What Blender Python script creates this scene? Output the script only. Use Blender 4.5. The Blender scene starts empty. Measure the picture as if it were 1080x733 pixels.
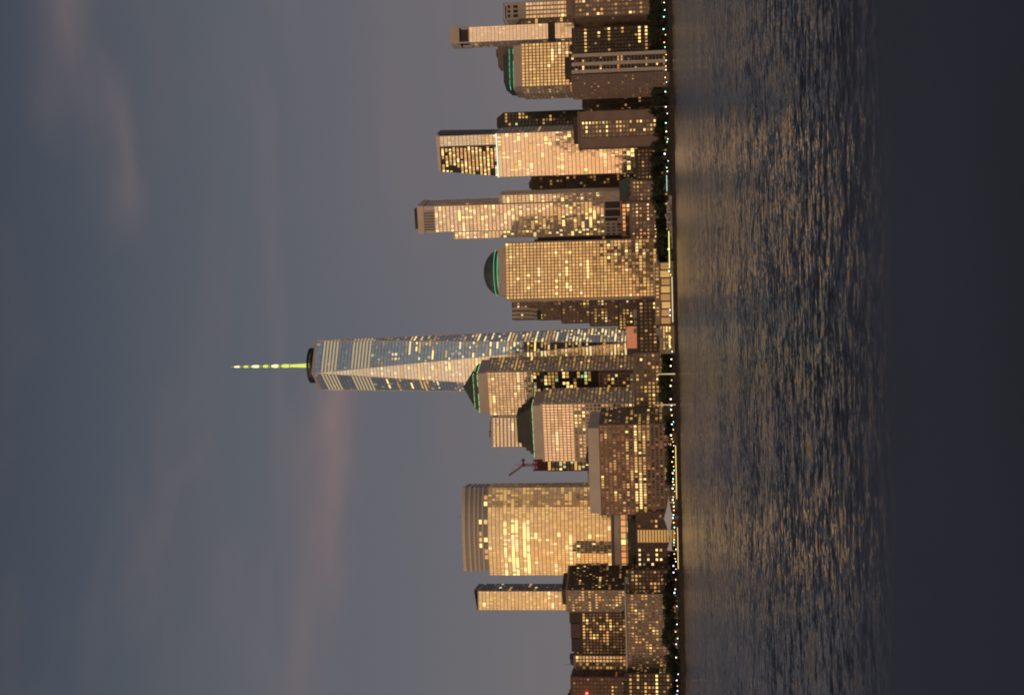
import bpy, math, random
from mathutils import Vector, Matrix
R = random.Random(7)
sc = bpy.context.scene
COL = sc.collection
rad = math.radians

# ------------------------------------------------------------------ camera
F = 1462.0                       # focal length in photo pixels (1080 wide)
CAMZ = 8.5
PITCH = math.atan(165.5 / F)
ROLL = rad(1.1)
cd = bpy.data.cameras.new('camera')
cam = bpy.data.objects.new('camera', cd)
COL.objects.link(cam)
sc.camera = cam
fwd = Vector((0, math.cos(PITCH), math.sin(PITCH)))
rgt = Vector((1, 0, 0))
upv = rgt.cross(fwd)
c_, s_ = math.cos(ROLL), math.sin(ROLL)
U2 = c_ * upv + s_ * rgt          # towards the left of the picture (the photo lies on its side)
R2 = c_ * rgt - s_ * upv          # towards the top of the picture
lx, ly, lz = -U2, R2, -fwd
cam.matrix_world = Matrix(((lx.x, ly.x, lz.x, 0), (lx.y, ly.y, lz.y, 0), (lx.z, ly.z, lz.z, CAMZ), (0, 0, 0, 1)))
cd.sensor_width = 36
cd.lens = F / 1080 * 36
cd.clip_start = 0.05
cd.clip_end = 40000
cd.dof.use_dof = True
cd.dof.focus_distance = 1400
cd.dof.aperture_fstop = 1.3

def ray(x, y):
    return fwd * F + U2 * (540 - x) + R2 * (366.5 - y)

def P(x, y, D):                   # point of the photo pixel (x, y) at ground distance D
    r = ray(x, y)
    t = D / r.y
    return Vector((r.x * t, D, CAMZ + r.z * t))

def zat(x, y, D): return P(x, y, D).z
def kx(x, y):
    r = ray(x, y)
    return r.x / r.y
def shore(y): return 1195 + (733 - y) / 733 * 113
GZ = 2.6                          # quay level

# ------------------------------------------------------------------ materials
def mat(name, base, rough=.8, metal=0., emis=None, es=0., noise=0., nscale=.2, spec=.5):
    m = bpy.data.materials.new(name)
    m.use_nodes = True
    nt = m.node_tree
    b = nt.nodes['Principled BSDF']
    b.inputs['Base Color'].default_value = (*base, 1)
    b.inputs['Roughness'].default_value = rough
    b.inputs['Metallic'].default_value = metal
    b.inputs['Specular IOR Level'].default_value = spec
    if emis:
        b.inputs['Emission Color'].default_value = (*emis, 1)
        b.inputs['Emission Strength'].default_value = es
    if noise:
        tc = nt.nodes.new('ShaderNodeTexCoord')
        n = nt.nodes.new('ShaderNodeTexNoise')
        n.inputs['Scale'].default_value = nscale
        n.inputs['Detail'].default_value = 5
        nt.links.new(tc.outputs['Object'], n.inputs['Vector'])
        mx = nt.nodes.new('ShaderNodeMix'); mx.data_type = 'RGBA'
        mx.inputs[6].default_value = (*[v * (1 - noise) for v in base], 1)
        mx.inputs[7].default_value = (*[min(1, v * (1 + noise)) for v in base], 1)
        mr = nt.nodes.new('ShaderNodeMapRange')
        mr.inputs[1].default_value = .3; mr.inputs[2].default_value = .7
        nt.links.new(n.outputs['Fac'], mr.inputs[0])
        nt.links.new(mr.outputs[0], mx.inputs[0])
        nt.links.new(mx.outputs[2], b.inputs['Base Color'])
    return m

def glass(name, base, metal=.75, rough=.12, tilt=.02, var=.25, litfrac=0., litcol=(1, .6, .25), lits=.2):
    """Coated curtain-wall glass: every pane (one UV unit) has its own slight tilt and tint."""
    m = mat(name, base, rough, metal)
    nt = m.node_tree; N = nt.nodes; L = nt.links
    b = N['Principled BSDF']
    uv = N.new('ShaderNodeUVMap')
    fl = N.new('ShaderNodeVectorMath'); fl.operation = 'FLOOR'
    L.new(uv.outputs[0], fl.inputs[0])
    wn = N.new('ShaderNodeTexWhiteNoise'); wn.noise_dimensions = '2D'
    L.new(fl.outputs[0], wn.inputs['Vector'])
    # tint
    mx = N.new('ShaderNodeMix'); mx.data_type = 'RGBA'
    mx.inputs[6].default_value = (*[v * (1 - var) for v in base], 1)
    mx.inputs[7].default_value = (*[min(1, v * (1 + var)) for v in base], 1)
    L.new(wn.outputs['Value'], mx.inputs[0]); L.new(mx.outputs[2], b.inputs['Base Color'])
    # tilt
    geo = N.new('ShaderNodeNewGeometry')
    sb = N.new('ShaderNodeVectorMath'); sb.operation = 'SUBTRACT'; sb.inputs[1].default_value = (.5, .5, .5)
    L.new(wn.outputs['Color'], sb.inputs[0])
    scn = N.new('ShaderNodeVectorMath'); scn.operation = 'SCALE'; scn.inputs['Scale'].default_value = tilt
    L.new(sb.outputs[0], scn.inputs[0])
    ad = N.new('ShaderNodeVectorMath'); ad.operation = 'ADD'
    L.new(geo.outputs['Normal'], ad.inputs[0]); L.new(scn.outputs[0], ad.inputs[1])
    nm = N.new('ShaderNodeVectorMath'); nm.operation = 'NORMALIZE'
    L.new(ad.outputs[0], nm.inputs[0]); L.new(nm.outputs[0], b.inputs['Normal'])
    if litfrac:                    # rooms dimly lit behind some panes
        ao = N.new('ShaderNodeVectorMath'); ao.operation = 'ADD'; ao.inputs[1].default_value = (37, 11, 0)
        L.new(fl.outputs[0], ao.inputs[0])
        w2 = N.new('ShaderNodeTexWhiteNoise'); w2.noise_dimensions = '2D'
        L.new(ao.outputs[0], w2.inputs['Vector'])
        mr = N.new('ShaderNodeMapRange')
        mr.inputs[1].default_value = 1 - litfrac; mr.inputs[2].default_value = 1
        mr.inputs[3].default_value = 0; mr.inputs[4].default_value = lits
        L.new(w2.outputs['Value'], mr.inputs[0])
        b.inputs['Emission Color'].default_value = (*litcol, 1)
        L.new(mr.outputs[0], b.inputs['Emission Strength'])
    return m

M = {}
M['granite'] = mat('pink_granite', (.56, .47, .40), .55, noise=.12, nscale=.05)
M['granite_brown'] = mat('brown_granite', (.25, .185, .145), .6, noise=.15, nscale=.05)
M['granite_red'] = mat('red_granite', (.20, .14, .115), .5, noise=.15, nscale=.06)
M['pale_stone'] = mat('pale_stone', (.64, .54, .47), .7, noise=.1, nscale=.05)
M['brick'] = mat('brown_brick', (.26, .185, .15), .85, noise=.15, nscale=.08)
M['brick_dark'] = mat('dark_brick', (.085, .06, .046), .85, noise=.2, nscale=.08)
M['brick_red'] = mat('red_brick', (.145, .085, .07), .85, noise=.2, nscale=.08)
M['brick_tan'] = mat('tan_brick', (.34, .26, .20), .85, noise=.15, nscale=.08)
M['black'] = mat('black_metal', (.022, .018, .016), .45)
M['dark_roof'] = mat('dark_roofing', (.05, .05, .045), .7, noise=.2, nscale=.1)
M['copper'] = mat('weathered_copper', (.065, .085, .075), .6, noise=.2, nscale=.1)
M['teal'] = mat('teal_cladding', (.05, .085, .078), .6, noise=.15, nscale=.1)
M['metal_pale'] = mat('pale_mullion', (.56, .48, .42), .4, .25)
M['metal_grey'] = mat('grey_mullion', (.25, .25, .26), .4, .4)
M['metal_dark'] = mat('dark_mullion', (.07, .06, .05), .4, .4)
M['white'] = mat('white_paint', (.75, .72, .68), .6)
M['membrane'] = mat('white_membrane', (.85, .83, .80), .7)
M['crane_red'] = mat('red_steel', (.38, .075, .06), .6)
M['terracotta'] = mat('terracotta_panel', (.42, .17, .10), .7, noise=.15, nscale=.1)
M['g_gold'] = glass('gold_reflecting_glass', (.76, .63, .40), .86, .05, .014, .10, .2, (1, .62, .22), .16)
M['g_peach'] = glass('peach_reflecting_glass', (.80, .71, .65), .85, .05, .010, .06, .15, (1, .62, .25), .12)
M['g_office'] = glass('office_glass', (.74, .64, .50), .78, .08, .02, .18, .4, (1, .62, .22), .15)
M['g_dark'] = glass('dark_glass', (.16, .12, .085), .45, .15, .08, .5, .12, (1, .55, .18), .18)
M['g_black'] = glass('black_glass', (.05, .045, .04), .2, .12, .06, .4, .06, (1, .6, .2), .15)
M['g_red'] = glass('red_reflection_glass', (.17, .12, .09), .5, .06, .02, .6, .3, (1, .32, .14), .16)  # patchy red reflection put into the pane tint
M['g_blue'] = glass('blue_grey_glass', (.64, .67, .67), .88, .10, .018, .1, .06, (1, .7, .35), .2)
M['g_home'] = glass('apartment_glass', (.24, .20, .17), .45, .15, .08, .5, .2, (1, .55, .18), .22)
LIT = {}
for n, c, s in (('bright', (1, .70, .24), .70), ('warm', (1, .58, .14), .28), ('dim', (1, .52, .10), .13),
                ('pale', (1, .76, .38), .48), ('green', (.55, 1, .55), .26), ('orange', (1, .36, .10), .3)):
    LIT[n] = mat('lit_window_' + n, (.50, .42, .32), .2, .6, c, s)
M['neon'] = mat('green_light_strip', (.02, .05, .03), .5, 0, (.14, .9, .45), .34)
M['neon_y'] = mat('yellow_light_strip', (.05, .05, .02), .5, 0, (.5, .9, .32), .36)
M['strip_white'] = mat('white_light_strip', (.3, .3, .3), .5, 0, (.72, 1, .88), .5)
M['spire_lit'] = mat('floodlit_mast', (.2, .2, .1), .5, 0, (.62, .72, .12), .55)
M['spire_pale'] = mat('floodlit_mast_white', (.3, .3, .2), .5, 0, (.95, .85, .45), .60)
M['spire_dim'] = mat('glowing_mast_steel', (.10, .11, .06), .5, 0, (.6, .65, .14), .2)  # faint glow put into the steel between the lit segments
M['lamp_w'] = mat('lamp_white', (.8, .8, .8), .5, 0, (1, .88, .66), 3.)
M['lamp_g'] = mat('lamp_greenish', (.8, .8, .8), .5, 0, (.38, 1, .70), 3.)
M['lamp_b'] = mat('lamp_bluish', (.8, .8, .8), .5, 0, (.62, .70, 1), 3.)
M['lamp_v'] = mat('lamp_violet', (.8, .8, .8), .5, 0, (.62, .48, 1), 2.5)
M['lamp_y'] = mat('lamp_yellow', (.8, .8, .8), .5, 0, (1, .60, .12), 2.2)
M['lamp_r'] = mat('lamp_red', (.8, .2, .2), .5, 0, (1, .08, .05), 3.)
M['lamp_c'] = mat('lamp_cyan', (.8, .8, .8), .5, 0, (.35, .9, .85), .4)
M['bark'] = mat('bark', (.055, .04, .03), .9, noise=.3, nscale=2)
M['leaf'] = mat('leaf_dark', (.028, .036, .018), .7, noise=.4, nscale=.4)
M['leaf2'] = mat('leaf_mid', (.042, .052, .024), .7, noise=.4, nscale=.4)
M['seawall'] = mat('seawall_stone', (.055, .042, .035), .85, noise=.35, nscale=.3)
M['paving'] = mat('paving', (.18, .15, .13), .85, noise=.2, nscale=.1)
M['ledge'] = mat('dark_ledge_stone', (.066, .084, .135), .75, noise=.25, nscale=6)
M['rock'] = mat('pale_rock', (.45, .38, .34), .85, noise=.25, nscale=.4)

# ------------------------------------------------------------------ mesh helpers
class MB:
    def __init__(s): s.v = []; s.f = []; s.m = []; s.uv = []; s.mats = []
    def mi(s, m):
        if m not in s.mats: s.mats.append(m)
        return s.mats.index(m)
    def face(s, pts, m, uv=None):
        b = len(s.v)
        s.v += [tuple(p) for p in pts]
        s.f.append(tuple(range(b, b + len(pts))))
        s.m.append(s.mi(m))
        s.uv.append(uv or [(0, 0)] * len(pts))
    def prism(s, poly, z0, z1, m, top=None, bottom=False, topm=None):
        """poly: counter-clockwise (x, y) list; top: other outline for the upper edge (tapering)"""
        t = top or poly; n = len(poly)
        for i in range(n):
            j = (i + 1) % n
            s.face([(*poly[i], z0), (*poly[j], z0), (*t[j], z1), (*t[i], z1)], m)
        s.face([(*q, z1) for q in t], topm or m)
        if bottom: s.face([(*q, z0) for q in reversed(poly)], m)
    def obox(s, A, e, n, w, d, z0, z1, m, back=False):
        """box along e from A, width w, depth d along n"""
        p = [A, A + e * w, A + e * w + n * d, A + n * d]
        # order so that outside is right for n = outward
        q = [p[0], p[3], p[2], p[1]]
        a = sum(q[i].x * q[(i + 1) % 4].y - q[(i + 1) % 4].x * q[i].y for i in range(4))
        if a < 0: q = q[::-1]
        s.prism([(v.x, v.y) for v in q], z0, z1, m, bottom=True)
    def tube(s, p0, p1, r0, r1, m, n=6, cap=True):
        p0 = Vector(p0); p1 = Vector(p1)
        d = (p1 - p0).normalized()
        a = d.orthogonal().normalized(); b = d.cross(a)
        c0 = [p0 + (a * math.cos(2 * math.pi * i / n) + b * math.sin(2 * math.pi * i / n)) * r0 for i in range(n)]
        c1 = [p1 + (a * math.cos(2 * math.pi * i / n) + b * math.sin(2 * math.pi * i / n)) * r1 for i in range(n)]
        for i in range(n):
            j = (i + 1) % n
            s.face([c0[i], c0[j], c1[j], c1[i]], m)
        if cap:
            s.face(c1, m); s.face(c0[::-1], m)
    def mesh(s, name, off=(0, 0, 0), smooth=False):
        me = bpy.data.meshes.new(name)
        o = Vector(off)
        me.from_pydata([tuple(Vector(v) - o) for v in s.v], [], s.f)
        for m in s.mats: me.materials.append(m)
        for i, p in enumerate(me.polygons):
            p.material_index = s.m[i]
            p.use_smooth = smooth
        ul = me.uv_layers.new(name='UVMap')
        k = 0
        flat = []
        for u in s.uv:
            for a in u: flat += [a[0], a[1]]
        ul.data.foreach_set('uv', flat)
        me.update()
        return me

def tag(o, label=None, cat=None, group=None, kind=None):
    if label: o['label'] = label
    if cat: o['category'] = cat
    if group: o['group'] = group
    if kind: o['kind'] = kind
    return o
def empty(name, loc, label, cat, group=None):
    o = bpy.data.objects.new(name, None)
    o.empty_display_size = 1
    COL.objects.link(o); o.location = loc
    return tag(o, label, cat, group)
def part(name, mb, parent, off=None, smooth=False):
    off = parent.location if off is None else off
    o = bpy.data.objects.new(name, mb.mesh(name, off, smooth))
    COL.objects.link(o); o.parent = parent
    return o
def single(name, mb, label, cat, group=None, loc=(0, 0, 0), kind=None, smooth=False):
    o = bpy.data.objects.new(name, mb.mesh(name, loc, smooth))
    o.location = loc
    COL.objects.link(o)
    return tag(o, label, cat, group, kind)

CAP = 80
V2 = lambda p: Vector((p[0], p[1]))

class Building:
    """collects walls, glazing, lit windows of one tower"""
    def __init__(s, name, label, cat='building', loc=None):
        s.name, s.label, s.cat, s.loc = name, label, cat, loc
        s.parts = {}; s.cells = []; s.extra = []; s.single = []
    def new(s, part):
        s.single.append((part, MB()))
        return s.single[-1][1]
    def mb(s, part):
        if part not in s.parts: s.parts[part] = MB()
        return s.parts[part]
    def facade(s, A, B, z0, z1, wall, gl, fh=3.9, bw=3.6, pier=.3, span=.35, proud=.35, lit=.25, run=3.,
               mats=(('warm', 5), ('bright', 2), ('dim', 5), ('pale', 1)), floors=None, zone=None, vert=True, horiz=True, edge=.6):
        A = V2(A); B = V2(B)
        L = (B - A).length
        e = (B - A) / L
        n = Vector((e.y, -e.x))
        nb = max(1, round((L - 2 * edge) / bw)); nf = max(1, round((z1 - z0) / fh))
        bw = (L - 2 * edge) / nb; fh = (z1 - z0) / nf
        g = s.mb('glazing'); w = s.mb('facade_grid')
        a = A + e * edge + n * .04; b = B - e * edge + n * .04
        u0 = R.randint(0, 400); v0 = R.randint(0, 400)
        g.face([(a.x, a.y, z0), (b.x, b.y, z0), (b.x, b.y, z1), (a.x, a.y, z1)], gl,
               [(u0, v0), (u0 + nb, v0), (u0 + nb, v0 + nf), (u0, v0 + nf)])
        if vert:
            for i in range(nb + 1):
                c = A + e * (edge + bw * i - bw * pier / 2)
                w.obox(c, e, n, bw * pier, proud, z0, z1, wall)
        if horiz:
            for k in range(nf + 1):
                zc = z0 + fh * k
                w.obox(A + e * .1, e, n, L - .2, proud - .07, max(z0 + .05, zc - fh * span / 2), min(z1 - .05, zc + fh * span / 2), wall)
        names = [m for m, q in mats for _ in range(q)]
        for k in range(nf):
            pf = lit * R.choice((.3, .6, 1, 1, 1.7)) if floors is None else floors(k / nf) 
            i = 0
            while i < nb:
                zf = zone(i / nb, k / nf) if zone else 1.
                if R.random() < pf * zf / run * 1.4:
                    m = R.choice(names)
                    for j in range(max(1, int(R.expovariate(1 / run) + .5))):
                        if i >= nb: break
                        if R.random() < .88:
                            mm = m if R.random() < .75 else R.choice(names)
                            c = A + e * (edge + bw * (i + pier / 2)) + n * .12
                            s.cells.append((c, e, bw * (1 - pier), z0 + fh * (k + span / 2), fh * (1 - span), LIT[mm]))
                        i += 1
                else:
                    i += 1
    def body(s, poly, z0, z1, m, part='wall', topm=None):
        s.mb(part).prism(poly, z0, z1, m, topm=topm or M['dark_roof'])
    def finish(s):
        if s.loc is None:
            v = s.parts['wall'].v if 'wall' in s.parts else next(iter(s.parts.values())).v
            xs = [p[0] for p in v]; ys = [p[1] for p in v]
            s.loc = ((min(xs) + max(xs)) / 2, (min(ys) + max(ys)) / 2, GZ)
        root = empty(s.name, s.loc, s.label, s.cat)
        for k, mb in s.parts.items():
            if mb.f: part(k, mb, root)
        for k, mb in s.single: part(k, mb, root)
        cells = s.cells
        R.shuffle(cells)
        own, rest = cells[:CAP], cells[CAP:]
        cache = {}
        for (c, e, w, z, h, m) in own:
            key = (round(e.x, 4), round(e.y, 4), round(w, 2), round(h, 2), m.name)
            if key not in cache:
                b = MB()
                b.face([(0, 0, 0), (e.x * w, e.y * w, 0), (e.x * w, e.y * w, h), (0, 0, h)], m)
                cache[key] = b.mesh('window')
            o = bpy.data.objects.new('window', cache[key])
            o.parent = root
            o.location = Vector((c.x, c.y, z)) - Vector(s.loc)
            COL.objects.link(o)
        if rest:
            b = MB()
            for (c, e, w, z, h, m) in rest:
                q = c + e * w
                b.face([(c.x, c.y, z), (q.x, q.y, z), (q.x, q.y, z + h), (c.x, c.y, z + h)], m)
            o = part('window', b, root); o['kind'] = 'stuff'
        return root

def box_fp(yl, yr, xt, D, theta=0., dep=40.):
    """footprint of a block whose front spans photo rows yl (left end) to yr (right end); D is the depth of its right front corner"""
    th = rad(theta)
    B = Vector((kx(xt, yr) * D, D))
    k = kx(xt, yl)
    t = (B.x - k * B.y) / (math.cos(th) + k * math.sin(th))
    A = B + Vector((-math.cos(th), math.sin(th))) * t
    e = (B - A).normalized(); n = Vector((-e.y, e.x))
    return [A, B, B + n * dep, A + n * dep]
def tup(p): return [(q[0], q[1]) for q in p]
def inset(poly, d):
    c = Vector((sum(q[0] for q in poly) / len(poly), sum(q[1] for q in poly) / len(poly)))
    out = []
    for q in poly:
        v = V2(q) - c
        out.append(tuple(c + v * (1 - d / v.length)))
    return out
def seg(A, B, t): return A + (B - A) * t
def neon(mb, poly, z, h, d, m, idx):
    """row of separate light tubes along outline edges"""
    n = len(poly)
    for i in idx:
        A = V2(poly[i]); B = V2(poly[(i + 1) % n]); L = (B - A).length
        e = (B - A) / L; nn = Vector((e.y, -e.x))
        k = max(1, round(L / 7)); w = L / k
        for j in range(k):
            if R.random() < .06: continue
            mb.obox(A + e * (w * j + .5), e, nn, w - R.uniform(.7, 1.6), d, z, z + h * R.uniform(.75, 1.05), m)
def roof_kit(b, poly, z, hmax=5., m=None):
    """plant rooms, vents and rails on a flat roof"""
    A, B, C, D = [V2(q) for q in poly[:4]]
    for k in range(R.randint(2, 4)):
        u, v = R.uniform(.12, .7), R.uniform(.15, .6)
        p = A + (B - A) * u + (D - A) * v
        e = (B - A).normalized(); n = (D - A).normalized()
        w = min((B - A).length * .28, R.uniform(4, 11)); d = min((D - A).length * .3, R.uniform(4, 9))
        b.new('plant_room').obox(p, e, n, w, d, z + .01 * k, z + R.uniform(.4, 1) * hmax, m or R.choice((M['dark_roof'], M['brick_dark'], M['metal_grey'])))
    for k in range(R.randint(2, 5)):
        p = A + (B - A) * R.uniform(.08, .92) + (D - A) * R.uniform(.05, .8)
        b.new('vent').tube((p.x, p.y, z), (p.x, p.y, z + R.uniform(1.2, 3.)), .5, .5, M['metal_grey'], 6)
    if R.random() < .5:
        p = A + (B - A) * R.uniform(.2, .8) + (D - A) * .4
        b.new('antenna').tube((p.x, p.y, z), (p.x, p.y, z + R.uniform(6, 11)), .22, .1, M['metal_dark'], 5)
def strips(mb, poly, z, h, d, m, idx=None):
    """thin box running along outline edges"""
    n = len(poly)
    for i in range(n):
        if idx is not None and i not in idx: continue
        A = V2(poly[i]); B = V2(poly[(i + 1) % n]); L = (B - A).length
        if L < .5: continue
        e = (B - A) / L; nn = Vector((e.y, -e.x))
        mb.obox(A + e * .05, e, nn, L - .1, d, z, z + h, m)

OFFICE = (('warm', 5), ('bright', 2), ('dim', 6), ('pale', 2))
HOME = (('warm', 6), ('bright', 2), ('dim', 6), ('orange', 2), ('pale', 1))

def simple(name, label, yl, yr, xt, D, theta, dep, wall, gl, cat='building', z0=GZ, top=None, kit=4.5, **kw):
    """box tower with gridded facades on the front and both sides"""
    b = Building(name, label, cat)
    fp = box_fp(yl, yr, xt, D, theta, dep)
    z1 = zat(xt, (yl + yr) / 2, D)
    b.body(tup(fp), z0, z1, wall)
    cap = kw.pop('cap', 2.)
    skip = kw.pop('skip', ())
    sl = kw.pop('side', {})
    b.fp, b.z1 = fp, z1
    if kit: roof_kit(b, inset(tup(fp), 1.5), z1, kit)
    for nm, i in (('front', 0), ('right', 1), ('left', 3)):
        if nm in skip: continue
        k2 = dict(kw)
        if nm != 'front': k2.update(sl)
        w = k2.pop('wall', wall); g2 = k2.pop('gl', gl)
        b.facade(fp[i], fp[(i + 1) % 4], z0 + 4, z1 - cap, w, g2, **k2)
    return b

# ------------------------------------------------------------------ B1: brown apartment block and slab at the top edge of the photo
b = simple('apartment_building', 'brown brick apartment block at the top edge of the photo, nearest the water there', 19, -14, 603, 1345, 0, 44,
           M['brick'], M['g_home'], fh=3.4, bw=4., pier=.45, span=.3, lit=.17, run=1.4, mats=HOME, side=dict(lit=.03, pier=.7), cap=3)
fp = b.fp
b.mb('penthouse').prism(inset(tup(fp), 7), b.z1, b.z1 + 6, M['brick'], topm=M['dark_roof'])
strips(b.mb('cornice'), tup(fp), b.z1 - 1.2, 1.6, .8, M['brick'])
b.finish()
b = simple('office_tower', 'pale stone slab tower with square openings in its crown, near the photo top', 22, 3, 534, 1560, 0, 30,
           M['pale_stone'], M['g_office'], fh=4., bw=4.4, pier=.35, span=.2, lit=.06, cap=22)
A, B = b.fp[0], b.fp[1]
e = (B - A).normalized(); n = Vector((e.y, -e.x)); L = (B - A).length
for r_, hh in ((0, 5), (1, 3)):
    for i in range(3):
        o = MB(); o.obox(A + e * (L * (.16 + .25 * i)), e, n, L * .16, .25, b.z1 - 13 + r_ * 8.5, b.z1 - 13 + r_ * 8.5 + hh, M['black'])
        b.extra.append(o)
strips(b.mb('crown_rail'), inset(tup(b.fp), 1), b.z1 + 3, 1., .5, M['granite'])
for q in inset(tup(b.fp), 1): b.mb('crown_rail').tube((*q, b.z1), (*q, b.z1 + 4), .5, .5, M['granite'])
root = b.finish()
for o in b.extra: part('crown_opening', o, root)

# ------------------------------------------------------------------ B2: slim glass tower with an open crown
b = simple('glass_tower', 'slim pale glass tower with an open dark frame at its top', 45.5, 28.5, 494, 1500, 0, 26,
           M['metal_pale'], M['g_peach'], fh=4., bw=2., pier=.12, span=.12, proud=.15, lit=.03, cap=1,
           kit=0, zone=lambda u, v: 2. if v < .55 else .2, side=dict(gl=M['g_dark'], lit=.08), skip=('right',))
fp = [V2(q) for q in inset(tup(b.fp), -1)]
zt = zat(475, 37, 1500)
zm = zat(484.5, 37, 1500); zb = b.z1
fr = b.mb('crown_frame')
for q in range(4):
    A, B = fp[q], fp[(q + 1) % 4]
    e = (B - A).normalized(); nn = Vector((e.y, -e.x)); L = (B - A).length
    fr.obox(A - e * .01, e, nn, L, -1.2, zm, zt, M['granite'])
    fr.obox(A, e, nn, 1.8, -1.8, zb, zm, M['granite']); 
b.mb('crown_core').prism(inset(tup(fp), 5), zb, zt - 3, M['black'])
z_a, z_b = zat(585.5, 35, 1500), zat(578, 35, 1500)
strips(b.mb('mechanical_band'), inset(tup(b.fp), -.8), z_a, z_b - z_a, .5, M['black'])
b.finish()
b = simple('glass_tower', 'dark narrow glass block squeezed between the pale slab and the slim glass tower', 28, 20.5, 547, 1540, 0, 24,
           M['metal_dark'], M['g_dark'], fh=4, bw=2.5, pier=.2, span=.25, lit=.15, mats=OFFICE)
b.finish()

# ------------------------------------------------------------------ B3: granite tower with flat mansard roof and green light lines
b = simple('office_building', 'plain brown slab rising behind the green lit mansard roof', 70, 43, 525, 1580, 0, 30, M['brick'], M['g_dark'], lit=.02, cap=30)
b.finish()
b = Building('office_tower', 'granite tower with dark mansard roof and green light lines, beside the slim glass tower', 'office tower')
D = 1460
fr = box_fp(92.5, 46, 550, D, 0, 46)
A, B, C, Dd = fr
ch = A + Vector((-4.5, 12.))
poly = [A, B, C, ch + Vector((0, 34))]
poly = [ch + Vector((0, 34)), ch, A, B, C]
z1 = zat(549, 70, D); zr = zat(541.5, 70, D)
b.body(tup(poly), GZ, z1, M['granite'])
b.facade(A, B, GZ + 4, z1 - 1, M['granite_brown'], M['g_gold'], fh=3.9, bw=3.3, pier=.2, span=.28, lit=.28, run=5, mats=OFFICE, zone=lambda u, v: 1.2)  # grid given darker granite to hold its recess shading
b.facade(ch, A, GZ + 4, z1 - 1, M['granite'], M['g_office'], fh=3.9, bw=3.7, pier=.3, span=.4, lit=.3, mats=(('orange', 3), ('warm', 2), ('dim', 3)))
b.facade(ch + Vector((0, 34)), ch, GZ + 4, z1 - 1, M['granite'], M['g_office'], lit=.2)
p2 = inset(tup(poly), 2.5)
b.mb('attic').prism(p2, z1, zr, M['granite'])
p3 = inset(tup(poly), 5); p4 = inset(tup(poly), 13)
zt = zat(530, 75, D)
b.mb('roof').prism(p3, zr, zr + 6, M['copper'], top=inset(tup(poly), 6))
b.mb('roof').prism(inset(tup(poly), 6), zr + 6, zt, M['copper'], top=p4)
neon(b.mb('light_strip'), p3, zr + .2, .55, .6, M['neon'], (1, 2))
neon(b.mb('light_strip'), inset(tup(poly), 5.6), zr + 4.3, .5, .7, M['neon'], (1, 2))
b.finish()

# ------------------------------------------------------------------ B4: dark apartments with lit vertical lines, balconied tower
b = simple('apartment_building', 'dark brick block with lit window rows, next to the striped balcony tower', 57, 30, 603, 1365, 0, 30,
           M['brick_dark'], M['g_black'], fh=3.3, bw=3.6, pier=.4, span=.3, lit=.3, run=4., mats=(('warm', 5), ('bright', 3), ('dim', 3)),
           floors=lambda v: 1.5 if (int(v * 30) % 4 == 1 and v < .97) else .06)
b.finish()
b = Building('apartment_tower', 'apartment tower with pale vertical stripes and balconies, in front of the green lit mansard tower', 'apartment tower')
D = 1325
fp = box_fp(80, 57, 600, D, -14, 16)
z1 = zat(600, 70, D)
b.body(tup(fp), GZ, z1, M['brick_dark'])
b.facade(fp[0], fp[1], GZ + 4, z1 - 2, M['brick_dark'], M['g_black'], fh=3.3, bw=3, pier=.15, span=.35, lit=.14, run=1.2, mats=HOME)
b.facade(fp[3], fp[0], GZ + 4, z1 - 2, M['brick'], M['g_home'], fh=3.3, bw=4.5, pier=.6, span=.55, lit=.02, run=1, mats=HOME)
e = (fp[1] - fp[0]).normalized(); n = Vector((e.y, -e.x)); L = (fp[1] - fp[0]).length
for t in (.06, .40, .80):
    b.new('balcony_pier').obox(fp[0] + e * L * t, e, n, 3.2, 1.6, GZ + 3, z1 - 3, M['pale_stone'])
for k in range(26):
    z = GZ + 6 + k * 3.3 * (z1 - 9 - GZ) / (26 * 3.3)
    b.mb('balcony_slab').obox(fp[0] + e * .3, e, n, L - .6, 1.1, z, z + .9, M['brick'])
b.mb('penthouse').prism(inset(tup(fp), 3), z1, z1 + 4, M['brick_dark'])
b.finish()
b = Building('apartment_tower', 'plain brown corner tower adjoining the striped balcony tower', 'apartment tower')
fp = box_fp(95, 80.5, 603, 1318, -14, 22)
z1 = zat(603, 88, 1318)
b.body(tup(fp), GZ, z1, M['brick'])
b.facade(fp[0], fp[1], GZ + 4, z1 - 1, M['brick'], M['g_home'], fh=3.3, bw=3.6, pier=.65, span=.6, lit=.02, run=1, mats=HOME)
b.facade(fp[3], fp[0], GZ + 4, z1 - 1, M['brick'], M['g_home'], fh=3.3, bw=3.6, pier=.65, span=.6, lit=.05, run=1, mats=HOME)
b.finish()
# B5
b = simple('apartment_building', 'brown apartment block with scattered yellow windows, below the black slanted tower', 115, 99, 619, 1380, 0, 28,
           M['brick_dark'], M['g_dark'], fh=3.4, bw=3.6, pier=.4, span=.35, lit=.2, run=2, mats=HOME)
b.mb('penthouse').prism(inset(tup(b.fp), 4), b.z1, b.z1 + 5, M['black'])
b.finish()
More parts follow.
